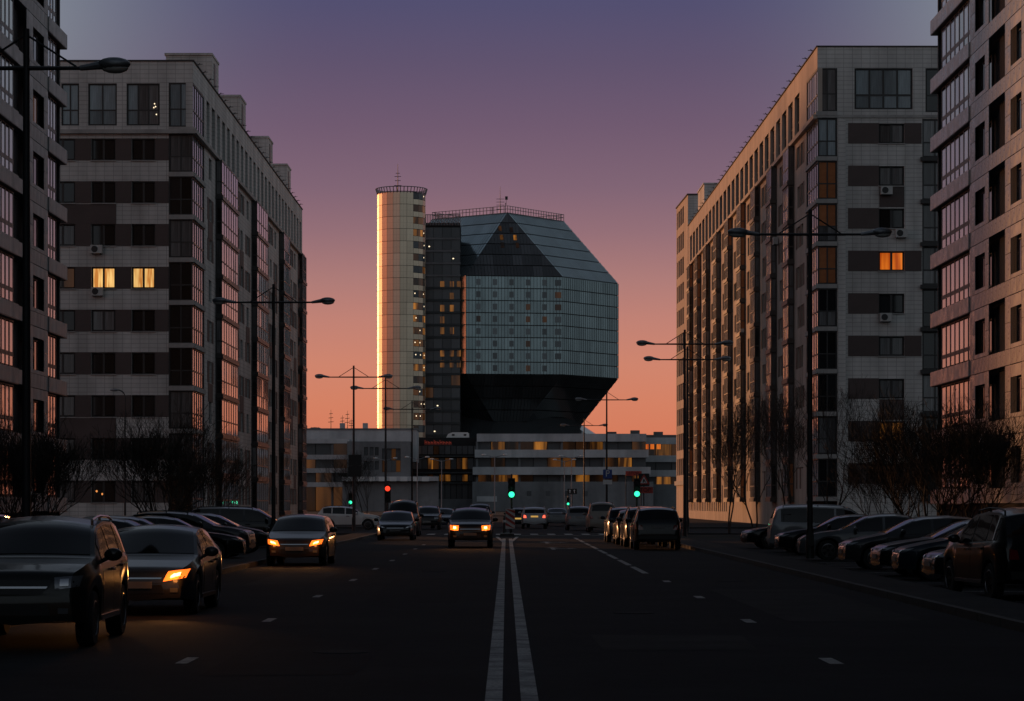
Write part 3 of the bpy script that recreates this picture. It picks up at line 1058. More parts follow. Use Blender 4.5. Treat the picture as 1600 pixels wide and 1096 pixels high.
for kind, pts in facets:
    P = [lib_rot(p) for p in pts]
    c = sum(P, Vector()) / len(P)
    n = (P[1] - P[0]).cross(P[2] - P[0]).normalized()
    if n.dot(c - ctr) < 0:
        P.reverse()
        n = -n
    if n.y > .35:
        if kind in ('side', 'slope', 'tri', 'under'):
            slab_from_poly(P, n).build('rear_facet', M_LIBL, lib)      # turned away from the street
        continue
    az = math.degrees(math.atan2(n.x, -n.y))
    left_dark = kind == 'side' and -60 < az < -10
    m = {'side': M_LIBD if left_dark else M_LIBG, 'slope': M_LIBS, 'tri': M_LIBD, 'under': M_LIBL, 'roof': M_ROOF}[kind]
    if kind == 'roof':
        slab_from_poly(P, n, .4).build('roof_deck', m, lib)
        continue
    zlo, zhi = min(p.z for p in P), max(p.z for p in P)
    nb = 8 if kind == 'side' else 6
    base = slab_from_poly([p - n * .35 for p in P], n, .2).build('facet_backing', M_LIBM, lib)
    hdir = Vector((-n.y, n.x, 0)).normalized()
    us = [p.dot(hdir) for p in P]
    u0, u1 = min(us), max(us)
    step = (u1 - u0) / 10
    vdir = n.cross(hdir).normalized()
    if vdir.z < 0:
        vdir = -vdir
    for b in range(nb):
        za = zlo + (zhi - zlo) * b / nb + .12
        zb = zlo + (zhi - zlo) * (b + 1) / nb - .12
        strip = clip_z(P, za, zb)
        if not strip:
            continue
        # each floor strip is cut into glass panels about 2.5 m wide, with dark joints between
        for q in range(10):
            ua, ub = u0 + step * q + .05, u0 + step * (q + 1) - .05
            poly = strip
            for uc, sg in ((ua, 1), (ub, -1)):
                out = []
                for i in range(len(poly)):
                    a_, b_ = poly[i], poly[(i + 1) % len(poly)]
                    da, db = sg * (a_.dot(hdir) - uc), sg * (b_.dot(hdir) - uc)
                    if da >= 0:
                        out.append(a_)
                    if (da > 0 and db < 0) or (da < 0 and db > 0):
                        out.append(a_.lerp(b_, da / (da - db)))
                poly = out
                if len(poly) < 3:
                    break
            if len(poly) >= 3:
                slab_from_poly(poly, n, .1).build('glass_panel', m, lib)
    # thin fins
    fin = MB()
    nf = 30
    for i in range(nf + 1):
        uu = u0 + (u1 - u0) * i / nf
        zz = []
        for j in range(len(P)):
            a_, b_ = P[j], P[(j + 1) % len(P)]
            da, db = a_.dot(hdir) - uu, b_.dot(hdir) - uu
            if abs(da - db) > 1e-6 and da * db <= 1e-9:
                zz.append(a_.lerp(b_, da / (da - db)))
        if len(zz) >= 2:
            lo_, hi_ = min(zz, key=lambda p: p.z), max(zz, key=lambda p: p.z)
            if (hi_ - lo_).length > .3:
                fin.tube(lo_ + n * .03, hi_ + n * .03, .045, .045, 4, False)
    if fin.f:
        fo = fin.build('mullion_fins', M_LIBM, base)
        fo['kind'] = 'stuff'
    # office windows set in the strips
    if kind == 'side' and abs(az - 8) < 2:
        for b in range(8):
            zc = zlo + (zhi - zlo) * (b + .5) / 8
            for i, f in enumerate((.13, .30, .47, .64, .81, .95)):
                if f > .9 and b < 1:
                    continue
                pc = P[0]
                uu = u0 + (u1 - u0) * f
                org = c + hdir * (uu - c.dot(hdir))
                org.z = zc
                lit = (b, i) in ((5, 3), (5, 5), (4, 3), (2, 3), (0, 3), (6, 5), (4, 4), (4, 0))
                w_, hh = (.55 if f < .9 else .8), .75
                poly = [org + hdir * sa * w_ + Vector((0, 0, sb * hh)) + n * .09 for sa, sb in ((-1, -1), (1, -1), (1, 1), (-1, 1))]
                slab_from_poly(poly, n, .06).build('window', M_LIT_DD if lit else M_LIBL, lib)
    if left_dark:
        for b in range(8):
            zc = zlo + (zhi - zlo) * (b + .5) / 8
            for i, f in enumerate((.50, .70, .88)):
                org = c + hdir * (u0 + (u1 - u0) * f - c.dot(hdir))
                org.z = zc
                if b in (1, 5) and i > 0:
                    continue
                poly = [org + hdir * sa * .7 + Vector((0, 0, sb * .9)) + n * .09 for sa, sb in ((-1, -1), (1, -1), (1, 1), (-1, 1))]
                slab_from_poly(poly, n, .06).build('window', M_LIT_D if random.random() < .75 else M_LIT_DD, lib)
    if kind == 'tri' and abs(az - 8) < 3:
        for (f, zf) in ((.41, .60), (.40, .74), (.41, .48), (.55, .60), (.565, .48), (.52, .72)):
            org = c + hdir * (u0 + (u1 - u0) * f - c.dot(hdir))
            zt = zlo + (zhi - zlo) * zf
            org = org + vdir * ((zt - org.z) / vdir.z)
            poly = [org + hdir * sa * .42 + vdir * sb * .85 + n * .09 for sa, sb in ((-1, -1), (1, -1), (1, 1), (-1, 1))]
            slab_from_poly(poly, n, .06).build('window', M_LIT_D if zf == .6 else M_LIT_DD, lib)
# bright corner strip where left and front facets meet: a metal-faced rib
edge = lib_rot((-h1, -h2, 0)) if False else None
band = [lib_rot(p) for k_, pts in facets if k_ == 'side' for p in pts]
fr = [p for k_, pts in facets if k_ == 'side' for p in [sum((lib_rot(q) for q in pts), Vector()) / 4] if True]
a_front = R(8 - 22.5)
cr_ = h2 / math.cos(R(22.5))
ex, ey = cr_ * math.sin(a_front), -cr_ * math.cos(a_front)
mb = MB()
nx, ny = math.sin(R(-62)), -math.cos(R(-62))
tx, ty = -ny, nx
pts = [(ex - .2, ey - .1), (ex - 1.75, ey + .35), (ex - 1.6, ey + 1.3), (ex, ey + 1.0)]
for k in range(8):
    z0, z1 = LIB_Z0 + LA * k / 8 + .06, LIB_Z0 + LA * (k + 1) / 8 - .06
    m_ = MB()
    bq = [(x, y, z) for z in (z0, z1) for x, y in ((ex + .05, ey - .95), (ex - 1.95, ey + 1.0), (ex - 1.7, ey + 1.5), (ex + .25, ey + .1))]
    m_.v += bq
    m_.f += [(3, 2, 1, 0), (4, 5, 6, 7), (0, 1, 5, 4), (1, 2, 6, 5), (2, 3, 7, 6), (3, 0, 4, 7)]
    m_.build('corner_panel', M_PANELM, lib)
# roof railing and mast
rr = h1 * math.sqrt(2)
zt = LIB_Z0 + LA / 2 + h2
cor = [(rr * math.sin(R(8 + 90 * i)), -rr * math.cos(R(8 + 90 * i))) for i in range(4)]
rail = MB()
for i in range(4):
    a, b = Vector((*cor[i], zt)), Vector((*cor[(i + 1) % 4], zt))
    for z in (.9, 1.7):
        rail.tube(a + Vector((0, 0, z)), b + Vector((0, 0, z)), .07, n=4)
    for j in range(22):
        p = a.lerp(b, j / 22)
        rail.tube(p, p + Vector((0, 0, 1.8)), .09, n=4)
rail.build('roof_railing', M_STEEL_L, lib)['kind'] = 'stuff'
mast = MB().tube((.5, -3, zt), (.5, -3, zt + 8.5), .12, .04, 5)
for z in (2.5, 3.6, 4.4, 5.2):
    mast.tube((-.5, -3, zt + z), (1.6, -3, zt + z), .06, n=4)
mast.tube((-1.6, -3, zt), (-1.6, -3, zt + 3), .12, n=4).tube((1.9, -3, zt), (1.9, -3, zt + 4.2), .08, n=4).box(1.8, 2.5, -3.1, -2.9, zt + 5.0, zt + 5.9).tube((2.1, -3, zt + 3.6), (2.1, -3, zt + 5.2), .05, n=4)
mast.build('antenna_mast', M_STEEL, lib)

# lower skirt that the solid rests in
sk = MB()
n8 = 24
for k in range(n8):
    a0, a1 = 2 * PI * k / n8, 2 * PI * (k + 1) / n8
    sk.poly([(20 * math.sin(a0), -20 * math.cos(a0), 24.0), (20 * math.sin(a1), -20 * math.cos(a1), 24.0),
             (30 * math.sin(a1), -30 * math.cos(a1), 17.5), (30 * math.sin(a0), -30 * math.cos(a0), 17.5)])
sk.build('glass_skirt', M_LIBL, lib)
MB().lathe([(29.8, 0), (29.8, 17.4), (20, 23.8)], 24).build('base_drum', M_CONC_D, lib)

# the tower: panelled polygonal shaft
tw = (-25.6 - lib.location.x, 610 - 660)
TR, TH, TN = 5.85, 77.3, 22
tz = 1.0
th_ = []
MB().lathe([(TR - .15, 0), (TR - .15, TH)], TN, 'z', (tw[0], tw[1], 0)).build('tower_core', M_LIBM, lib)
tower_rows = 26
rowh = TH / tower_rows
stairs = []
pm_ = MB().box(0, 2 * TR * math.tan(PI / TN) - .06, 0, .12, .03, rowh - .06).data('cladding_panel', M_PANELM)
wd_ = 2 * TR * math.tan(PI / TN)
for i in range(TN):
    a = 2 * PI * i / TN + .12
    nx, ny = math.sin(a), -math.cos(a)
    if ny > .45:
        continue
    tx, ty = math.cos(a), math.sin(a)
    for k in range(tower_rows):
        x = tw[0] + nx * TR - tx * wd_ / 2 + tx * .03
        y = tw[1] + ny * TR - ty * wd_ / 2 + ty * .03
        window_col = .55 < nx < .97 and ny < 0
        if window_col and k > 0:
            o = MB().box(0, wd_ - .06, 0, .12, .03, rowh * .42).build('cladding_panel', M_PANELM, lib, (x, y, k * rowh), a)
            p_ = MB().box(0, wd_ - .06, 0, .08, 0, rowh * .52).build('window', random.choice((M_LIT_D, M_LIT_DD, M_LIT_DD, M_LIBD)), lib, (x - nx * .05, y - ny * .05, k * rowh + rowh * .45), a)
            if random.random() < .35:
                MB().ellipsoid((.3 + random.random() * .8, -.02, rowh * .3), (.16, .05, .16), 8, 5).build('ceiling_lamp', M_LAMP, p_)
        else:
            link('cladding_panel', pm_, lib, (x, y, k * rowh), a)
crown = MB()
for i in range(44):
    a = 2 * PI * i / 44
    crown.tube((tw[0] + TR * math.sin(a), tw[1] - TR * math.cos(a), TH - .2), (tw[0] + (TR + .45) * math.sin(a), tw[1] - (TR + .45) * math.cos(a), TH + 1.3), .11, n=4)
for rr_, zz in ((TR + .1, .1), (TR + .42, 1.25)):
    for i in range(44):
        a, b = 2 * PI * i / 44, 2 * PI * (i + 1) / 44
        crown.tube((tw[0] + rr_ * math.sin(a), tw[1] - rr_ * math.cos(a), TH + zz), (tw[0] + rr_ * math.sin(b), tw[1] - rr_ * math.cos(b), TH + zz), .1, n=4)
crown.build('tower_crown', M_STEEL_L, lib)['kind'] = 'stuff'
tm = MB().tube((tw[0] - .9, tw[1], TH), (tw[0] - .9, tw[1], TH + 7.5), .13, .05, 5)
for z, l in ((2.2, .9), (3.4, .7), (4.4, .8), (5.2, .5)):
    tm.tube((tw[0] - .9 - l, tw[1], TH + z), (tw[0] - .9 + l, tw[1], TH + z), .07, n=4)
tm.build('tower_mast', M_STEEL, lib)
# link building between tower and solid: dark glazed floors
LX0, LX1, LY = wx(663, 628) - lib.location.x, wx(719, 628) - lib.location.x, 628 - 660
MB().box(LX0, LX1, LY + .6, LY + 14, 0, 72.5).build('link_core', M_CORE, lib)
for k in range(23):
    z = 3.1 * k
    MB().box(LX0 - .1, LX1 + .1, LY - .05, LY + .62, z, z + .5).build('floor_slab', M_CONC_D if k > 18 else M_LIBM, lib)
    for i in range(4):
        w_ = (LX1 - LX0) / 4
        link('pane', boxmesh('pane', M_LIT_DD if random.random() < .05 else M_LIBD, w_ - .1, .08, 2.5), lib, (LX0 + w_ * i + .05, LY + .25, z + .55))
    if k > 12 or k < 9:
        if random.random() < .4:
            MB().ellipsoid((LX0 + 1 + random.random() * 7, LY + .2, z + 1.2 + random.random()), (.22, .1, .16), 8, 5).build('ceiling_lamp', M_LAMP, lib)
for row, cols_ in ((445, (691, 706, 717)), (463, (706,)), (482, (691, 706)), (500, (691,)), (517, (691, 706)), (552, (691, 706, 717)), (569, (691, 706, 717))):
    for px in cols_:
        x = wx(px, 628) - lib.location.x
        z = wz(row, 628)
        link('window', boxmesh('window', M_LIT_D, 1.0, .1, 1.7), lib, (x - .5, LY + .1, z - .85))
lr = MB()
for i in range(24):
    x = LX0 + (LX1 - LX0) * i / 23
    lr.tube((x, LY + .3, 71.8), (x, LY + .3, 74.6), .09, n=4)
lr.tube((LX0, LY + .3, 74.5), (LX1, LY + .3, 74.5), .08, n=4)
lr.build('link_railing', M_STEEL_L, lib)['kind'] = 'stuff'


# ----------------------------------------------------------------------------- terraced wings in front of the library
def terrace(label, x0, x1, y, levels, setback=1.2, lit=.5, fascia=1.5, dim=False, bot=1.4, mlit=None, end_fin=True):
    """levels: list of (z of fascia top). Each level: pale fascia band, glazing strip beneath it."""
    r = building('terraced_wing', ((x0 + x1) / 2, y, 0), 0, label)
    w = x1 - x0
    a, b = -w / 2, w / 2
    MB().box(a + .3, b - .3, 1.6, 18, 0, levels[0] - .4).build('interior_core', M_CORE, r)
    for i, zt in enumerate(levels):
        off = i * .45
        MB().box(a - off, b + off, -off * 1.2, 16, zt - fascia, zt).build('fascia', M_CONC, r)
        znext = levels[i + 1] if i + 1 < len(levels) else bot
        h = zt - fascia - znext
        if h < .6:
            continue
        n = max(3, int(w / 3.1))
        for k in range(n):
            c = random.random()
            m = M_LIBD
            if c < lit:
                m = random.choice(mlit or (M_LIT_D, M_LIT_DD, M_LIT_DD, M_LIT_DD))
            pw = w / n
            pane = link('pane', boxmesh('pane', m, pw - .14, .1, h - .05), r, (a + pw * k + .07, setback, znext + .02))
            if k % 3 == 0:
                link('column', boxmesh('column', M_CONC_D, .5, .5, h), r, (a + pw * k - .2, setback - .75, znext + .005))
    return r


def d2(py, y=560):
    return wz(py, y)


tw1 = terrace('pale terraced library wing with three long bands and glowing windows between them', wx(745, 560), wx(1010, 560), 560,
              [d2(678), d2(703), d2(730)], lit=.55, fascia=1.75, bot=d2(753))
MB().box(-20, 20.5, -1.6, 1.0, 0, d2(753)).build('lower_wall', M_CONC_D, tw1)
for i in range(5):
    MB().box(-12 + i * 4.2, -11.0 + i * 4.2, -1.72, -1.5, 3.5, 4.6).build('window', M_LIBD, tw1)
MB().box(-19, -14.5, -1.75, -1.5, 2.2, 3.4).build('vent_panel', M_CONC, tw1)
tw2 = terrace('right library wing with red and orange lit restaurant windows', wx(1000, 575), wx(1075, 575), 575, [d2(684, 575), d2(712, 575), d2(735, 575)], lit=.6, fascia=1.5, bot=d2(757, 575),
              mlit=(M_LIT_DD, M_LIT_DD, M_LIT_D))
MB().box(-5.5, 5.5, -1.5, 1.0, 0, d2(757, 575)).build('lower_wall', M_CONC_D, tw2)
for xx in (-4.4, -3.1, -1.6):
    MB().box(xx, xx + .9, 1.0, 1.15, d2(702, 575), d2(692, 575)).build('lit_panel', M_LIT_O, tw2)
tw3 = terrace('left library wing with glowing office floors beside the striped block', wx(440, 545), wx(545, 545), 545, [d2(686, 545), d2(711, 545), d2(732, 545), d2(754, 545)], lit=.45, fascia=1.0, bot=.2)
# upper pale storey above the left wings
up = building('terraced_wing', (wx(555, 552), 552, 0), 0, 'plain pale upper storey set back above the left library wings')
uw = wx(652, 552) - wx(460, 552)
MB().box(-uw / 2, uw / 2, 0, 14, 11, d2(672, 552)).build('wall', M_CONC, up)
MB().box(-uw / 2 - .2, uw / 2 + .2, -.2, 14.2, d2(672, 552), d2(672, 552) + .35).build('parapet_cap', M_CONC_D, up)
for px in (491, 497, 503, 570, 585, 596, 612):
    x = wx(px, 552) - up.location.x
    MB().box(x, x + .9, -.08, .1, 14.0, 14.9).build('window', M_LIBD, up)
for px, hh in ((515, 4.6), (533, 3.4), (541, 4.4), (547, 2.6)):
    x = wx(px, 552) - up.location.x
    a_ = MB().tube((x, 4, d2(672, 552)), (x, 4, d2(672, 552) + hh), .1, .04, 5)
    for q in range(3):
        a_.tube((x - .6 + q * .1, 4, d2(672, 552) + hh * (.4 + .2 * q)), (x + .6 - q * .1, 4, d2(672, 552) + hh * (.42 + .2 * q)), .06, n=4)
    a_.build('antenna', M_STEEL, up)
for px in (533, 569):
    x = wx(px, 552) - up.location.x
    MB().box(x - .5, x + .6, 3, 4.4, d2(672, 552), d2(672, 552) + 1.6).build('roof_vent', M_CONC, up)
# grey cube block with small square openings
gb = building('office_block', (wx(592, 535), 535, 0), 0, 'plain grey office block with rows of small dark openings and one large opening')
gw = wx(642, 535) - wx(543, 535)
FG = Facade(gb, 0, 0, 0)
gop = []
for row in (699, 721):
    for px in (569, 577.5, 585.5):
        u = wx(px, 535) - gb.location.x
        gop.append((u, u + .85, wz(row + 13, 535), wz(row, 535)))
bigo = (wx(597, 535) - gb.location.x, wx(626, 535) - gb.location.x, wz(738, 535), wz(701, 535))
dk = (wx(637, 535) - gb.location.x, gw / 2, wz(744, 535), wz(690, 535))
FG.wall(-gw / 2, gw / 2, wz(745, 535), wz(690, 535), gop + [bigo], M_CONC_D, depth=.8)
for o_ in gop:
    FG.window(*o_, 1, d=-.5, pm=M_LIBD)
FG.window(*bigo, 4, (.5,), d=-.6, pm=lambda i, q: M_LIT_DD if (i + q) % 3 == 0 else M_LIBD)
MB().box(-gw / 2, gw / 2, 1.0, 12, 0, wz(690, 535)).build('interior_core', M_CORE, gb)
MB().box(-gw / 2 - 1, gw / 2 + 6, -2.5, .9, wz(752, 535), wz(745, 535)).build('canopy', M_CONC, gb)
for k in range(8):
    MB().box(-gw / 2 + k * 2.3, -gw / 2 + k * 2.3 + 1.5, -2.6, -2.4, wz(752, 535) - .05, wz(746, 535)).build('canopy_panel', M_WHITE, gb)
MB().box(-gw / 2 - 1, gw / 2 + 6, -.5, .85, 0, wz(752, 535)).build('lower_wall', M_CONC_D, gb)
# dark entrance range in the middle with lit floors and a red sign
en = building('entrance_range', (wx(695, 570), 570, 0), 0, 'dark glazed entrance range with lit floors and a red sign on top')
ew = wx(748, 570) - wx(640, 570)
MB().box(-ew / 2, ew / 2, 1.2, 14, 0, d2(684, 570)).build('interior_core', M_CORE, en)
for i, (ya, yb, p) in enumerate(((697, 710, .12), (716, 733, .6), (742, 752, .7), (756, 796, .0))):
    n = 12
    for k in range(n):
        m = random.choice((M_LIT_D, M_LIT_DD)) if random.random() < p and 3 <= k <= 9 else M_LIBD
        link('pane', boxmesh('pane', m, ew / n - .15, .1, wz(ya, 570) - wz(yb, 570)), en, (-ew / 2 + ew / n * k + .07, .9, wz(yb, 570)))
for yy in (712, 738, 754):
    MB().box(-ew / 2, ew / 2, 0, 1.25, wz(yy + 2, 570), wz(yy, 570)).build('floor_slab', M_LIBM, en)
MB().box(-ew / 2, ew / 2, -2.2, .6, 0, wz(780, 570)).build('lower_wall', M_CONC_D, en)
sg = thing(empty('roof_sign', (wx(685, 568), 568, wz(690, 568))), 'red glowing roof sign above the dark entrance range', 'sign')
MB().box(-3.3, 3.3, .2, .3, -1.0, -.75).build('frame', M_STEEL, sg)
x = -3.1
for w_, kind in ((.55, 'b'), (.45, 's'), (.5, 's'), (.45, 'b'), (.5, 's'), (.6, 'b'), (.5, 's'), (.5, 's'), (.45, 's')):
    mb = MB()
    hh = 1.0 if kind == 'b' else .72
    mb.box(x, x + .13, 0, .15, -.7, -.7 + hh).box(x + w_ - .13, x + w_, 0, .15, -.7, -.7 + hh * .8).box(x + .13, x + w_ - .13, 0, .15, -.3, -.14)
    mb.build('letter', M_REDSIGN, sg)
    x += w_ + .19
# a flat white roof cabin beside the entrance
cb = thing(empty('roof_cabin', (wx(715, 572), 572, d2(684, 572))), 'white rounded cabin on the roof of the entrance range', 'cabin')
MB().prism([(-2.6, 0), (2.6, 0), (2.6, .95), (2.3, 1.2), (-1.2, 1.2), (-2.2, .8)], 0, 3).build('shell', M_WHITE, cb)
for xx in (-1.3, 1.4):
    MB().box(xx, xx + .6, -.04, .05, .4, .8).build('window', M_BLACKP, cb)
# far hall with a low curved roof, left
hall = building('domed_hall', (wx(492, 700), 700, 0), 0, 'low domed hall roof showing far left beside the striped block')
prof = [(-6 + 12 * i / 12, 19.0 + 4.2 * math.sin(PI * i / 12) ** .8) for i in range(13)]
MB().prism([(-6, 0)] + prof + [(6, 0)], 0, 25).build('shell', M_CONC_D, hall)
for i in range(1, 12, 2):
    MB().tube((prof[i][0], -.05, prof[i][1]), (prof[i][0], 25, prof[i][1]), .12, n=4).build('roof_rib', M_STEEL_L, hall)
# plain town blocks closing the view at either side, low
for i, (px0, px1, yy, zt_, lab) in enumerate(((380, 470, 600, 15, 'distant low grey block behind the end of the striped block'), (1040, 1130, 640, 18, 'distant low grey block behind the right library wing'),
                                              (600, 760, 720, 20, 'distant low roofline behind the library tower'), (930, 1060, 680, 20.5, 'distant flat roof rising just over the right library wing'))):
    bb = building('distant_block', (wx((px0 + px1) / 2, yy), yy, 0), 0, lab)
    w_ = (px1 - px0) * yy / FPX
    MB().box(-w_ / 2, w_ / 2, 0, 14, 0, zt_).build('wall', M_CONC_D, bb)
    for k in range(3):
        MB().box(-w_ / 2 + w_ * (.15 + .28 * k), -w_ / 2 + w_ * (.15 + .28 * k) + 2.5, 2, 5, zt_, zt_ + .9 + .4 * (k % 2)).build('roof_hut', M_CONC_D, bb)


# ----------------------------------------------------------------------------- street lamps
def lamp_head(o, sgn, x, z):
    h = MB()
    h.ellipsoid((sgn * (x + .5), 0, z + .08), (.32, .17, .13), 14, 8)
    h.tube((sgn * (x - .15), 0, z), (sgn * (x + .3), 0, z + .07), .05, .09, 8)
    hd = h.build('lamp_head', M_STEEL_L, o, smooth=True)
    MB().ellipsoid((sgn * (x + .52), 0, z + .0), (.26, .135, .10), 12, 6).build('lens', M_LENS, hd, smooth=True)


def make_lamp(arms, al=1.75):
    o = empty('street_lamp')
    MB().tube((0, 0, 0), (0, 0, .9), .13, .12, 10).tube((0, 0, .9), (0, 0, 10.75), .09, .06, 10).build('pole', M_STEEL, o, smooth=True)
    MB().box(-.09, .09, -.2, -.13, .4, .8).build('hatch', M_BLACKP, o)
    for s in arms:
        MB().tube((0, 0, 10.0), (s * al, 0, 10.0), .045, .035, 8).build('arm', M_STEEL, o)
        MB().tube((s * .06, 0, 10.6), (s * .95, 0, 10.03), .022, .022, 6).build('stay', M_STEEL, o)
        lamp_head(o, s, al - .03, 10.0)
    return o


lampD = make_lamp((-1, 1))
LAMPS = [(-9.15, 47.6, 'nearest left street lamp, its head hanging before the striped block'),
         (9.37, 77, 'nearest right street lamp, twin heads high before the sand-coloured block'),
         (-9.6, 103, 'second left street lamp, one head against the sky beside the striped block'),
         (9.3, 130, 'right street lamp whose left head reaches furthest into the sky'),
         (10.45, 144, 'right street lamp just behind another, its lower head close beneath'),
         (-9.9, 162, 'left street lamp standing clear against the orange sky'),
         (-8.6, 178, 'left street lamp in front of the library tower'),
         (8.05, 200, 'street lamp against the sky at the right corner of the library'),
         (-8.3, 220, 'left street lamp in front of the dark lower library facets'),
         (8.3, 266, 'small street lamp below the right lower facet of the library')]
for i, (x, y, lab) in enumerate(LAMPS):
    o = make_lamp((-1, 1), 1.2) if i == 0 else (lampD if i == 1 else copy_tree(lampD))
    o.location = (x, y, .0 if y > 149 and y < 179 else .1)
    thing(o, lab, 'street lamp', 'twin-armed street lamps along the street')

o = thing(empty('garden_lamp', (-25.2, 165, .1)), 'small curved-neck lamp behind the bare bush before the striped block', 'lamp post')
gl = MB().tube((0, 0, 0), (0, 0, 3), .08, .07, 8).tube((0, 0, 3), (0, 0, 8.7), .06, .045, 8)
pv = Vector((0, 0, 8.7))
for q in range(1, 7):
    nv = Vector((-.45 * (1 - math.cos(PI / 2 * q / 6)) , 0, 8.7 + .5 * math.sin(PI / 2 * q / 6)))
    gl.tube(pv, nv, .045, .04, 6)
    pv = nv
gl.build('pole', M_STEEL, o)
MB().ellipsoid((-.7, 0, 9.2), (.3, .12, .09), 10, 6).build('lamp_head', M_STEEL_L, o, smooth=True)

# small plaza lamps before the library
def plaza_lamp():
    o = empty('plaza_lamp')
    MB().tube((0, 0, 0), (0, 0, 9.3), .11, .07, 6).build('pole', M_STEEL_L, o)
    for s in (-1, 1):
        MB().tube((0, 0, 9.1), (s * 1.5, 0, 9.5), .06, .05, 5).build('arm', M_STEEL_L, o)
        MB().ellipsoid((s * 1.7, 0, 9.52), (.4, .22, .14), 8, 5).build('lamp_head', M_WHITE, o)
    return o


pl0 = plaza_lamp()
for i, (px, yy, lab) in enumerate(((602, 430, 'pale plaza lamp in front of the grey office block'), (652, 420, 'pale plaza lamp left of the dark entrance range'),
                                   (690, 440, 'pale plaza lamp in front of the lit entrance floors'), (893, 410, 'pale plaza lamp in front of the terraced wing glow'),
                                   (882, 445, 'pale plaza lamp just left of its taller-looking neighbour'), (773, 400, 'pale plaza lamp standing above the traffic island'))):
    o = pl0 if i == 0 else copy_tree(pl0)
    o.location = (wx(px, yy), yy, .1)
    thing(o, lab, 'lamp post', 'plaza lamps before the library')


# ----------------------------------------------------------------------------- traffic lights and signs
def traffic_light(x, y, lens_z, lit, label, s=1.0, z0=0.0, plate=False):
    o = thing(empty('traffic_light', (x, y, z0)), label, 'traffic light', 'traffic lights at the junction')
    top = lens_z + (.8 if lit == 'g' else .15)
    MB().tube((0, .1, 0), (0, .1, top + .35), .06, .055, 8).build('pole', M_STEEL, o)
    zg = lens_z if lit == 'g' else lens_z - .64
    if plate:
        MB().box(-.42, .42, .045, .06, zg - .4, zg + 1.05).build('back_plate', M_BLACKP, o)
    MB().box(-.2, .2, -.1, .04, zg - .22, zg + .92).build('housing', M_BLACKP, o)
    for k, c in enumerate('gyr'):
        zz = zg + .345 * k
        mm = {'g': M_GREEN, 'r': M_RED}.get(c) if c == lit else M_BLACKP
        MB().ellipsoid((0, -.105, zz), (.165, .03, .165), 14, 8).build('lens', mm, o, smooth=True)
        vis = MB()
        for q in range(8):
            a0, a1 = PI * q / 7.9 * 1.0, PI * (q + 1) / 7.9
            vis.poly([(.175 * math.cos(a0), -.1, zz + .175 * math.sin(a0)), (.175 * math.cos(a1), -.1, zz + .175 * math.sin(a1)),
                      (.175 * math.cos(a1), -.3, zz + .175 * math.sin(a1)), (.175 * math.cos(a0), -.3, zz + .175 * math.sin(a0))])
        vis.build('visor', M_BLACKP, o)
    if lit == 'g':
        ld = bpy.data.lights.new('signal_light', 'POINT')
        ld.energy = 2.5
        ld.color = (.12, 1, .55)
        ld.shadow_soft_size = .12
        lo = link('signal_light', ld, o, (0, -.45, zg))
    return o


traffic_light(.30, 140.5, wz(773, 140.5), 'g', 'green traffic light on the island at the end of the centre lines')
traffic_light(7.75, 152 - 4, wz(772, 148), 'g', 'green traffic light above the dark parked cars on the right')
traffic_light(-7.6, 160, wz(765, 160), 'r', 'red traffic light at the left of the junction')
traffic_light(8.8, 355, wz(792, 355) + .4, 'g', 'small distant green traffic light right of the departing cars')
traffic_light(-15.6, 250, wz(790, 250) + .3, 'g', 'small green pedestrian light beside the white car')


def sign_text(parent, txt, size, loc, m, name='lettering'):
    cu = bpy.data.curves.new(name, 'FONT')
    cu.body = txt
    cu.size = size
    cu.extrude = .004
    cu.align_x = 'CENTER'
    cu.align_y = 'CENTER'
    cu.materials.append(m)
    tmp = bpy.data.objects.new(name, cu)
    COL.objects.link(tmp)
    me = bpy.data.meshes.new_from_object(tmp)
    bpy.data.objects.remove(tmp)
    o = link(name, me, parent, loc)
    o.rotation_euler = (R(90), 0, 0)
    return o


o = thing(empty('parking_sign', (8.1, 199.6, 0)), 'blue square parking sign with a white P and a small plate under it', 'sign')
zc = wz(741, 199.6)
MB().box(-.36, .36, -.04, .0, zc - .36, zc + .36).build('panel', M_BLUE, o)
sign_text(o, 'P', .72, (0, -.05, zc + .02), M_WHITE)
MB().box(-.36, .36, -.04, 0, zc - .82, zc - .46).build('lower_plate', M_WHITE, o)
MB().tube((-.05, .06, 0), (-.05, .06, zc + .3), .04, n=6).build('post', M_STEEL, o)

o = thing(empty('warning_sign', (wx(1006, 205), 205, 0)), 'red triangle warning sign over a red STOP board on a post', 'sign')
zc = wz(752, 205)
MB().tube((0, .06, 0), (0, .06, zc + .4), .05, n=6).build('post', M_STEEL, o)
MB().box(-.45, .45, -.01, .03, zc - .42, zc + .62).build('back_board', M_BLACKP, o)
tri_ = MB().prism([(-.5, -.35), (.5, -.35), (0, .5)], -.05, -.02).build('triangle', M_SIGNRED, o, (0, 0, zc + .08))
MB().prism([(-.3, -.25), (.3, -.25), (0, .28)], -.065, -.052).build('triangle_face', M_WHITE, tri_)
MB().prism([(-.1, -.2), (-.02, -.2), (.02, -.05), (.1, -.2), (.16, -.2), (.05, .05), (.0, .12), (-.05, .05)], -.075, -.067).build('pictogram', M_BLACKP, tri_)
MB().box(-.75, .75, -.05, -.015, zc - 1.0, zc - .48).build('stop_board', M_SIGNRED, o)
sign_text(o, 'STOP', .46, (0, -.06, zc - .74), M_BLACKP)
o = thing(empty('hanging_board', (wx(990, 330), 330, 0)), 'long dim red STOP board hung above the far crossing on the right', 'sign')
zc = wz(740, 330)
MB().box(-1.05, 1.05, -.05, 0, zc - .3, zc + .3).build('board', M_SIGNRED, o)
sign_text(o, 'STOP', .55, (0, -.06, zc), M_BLACKP)
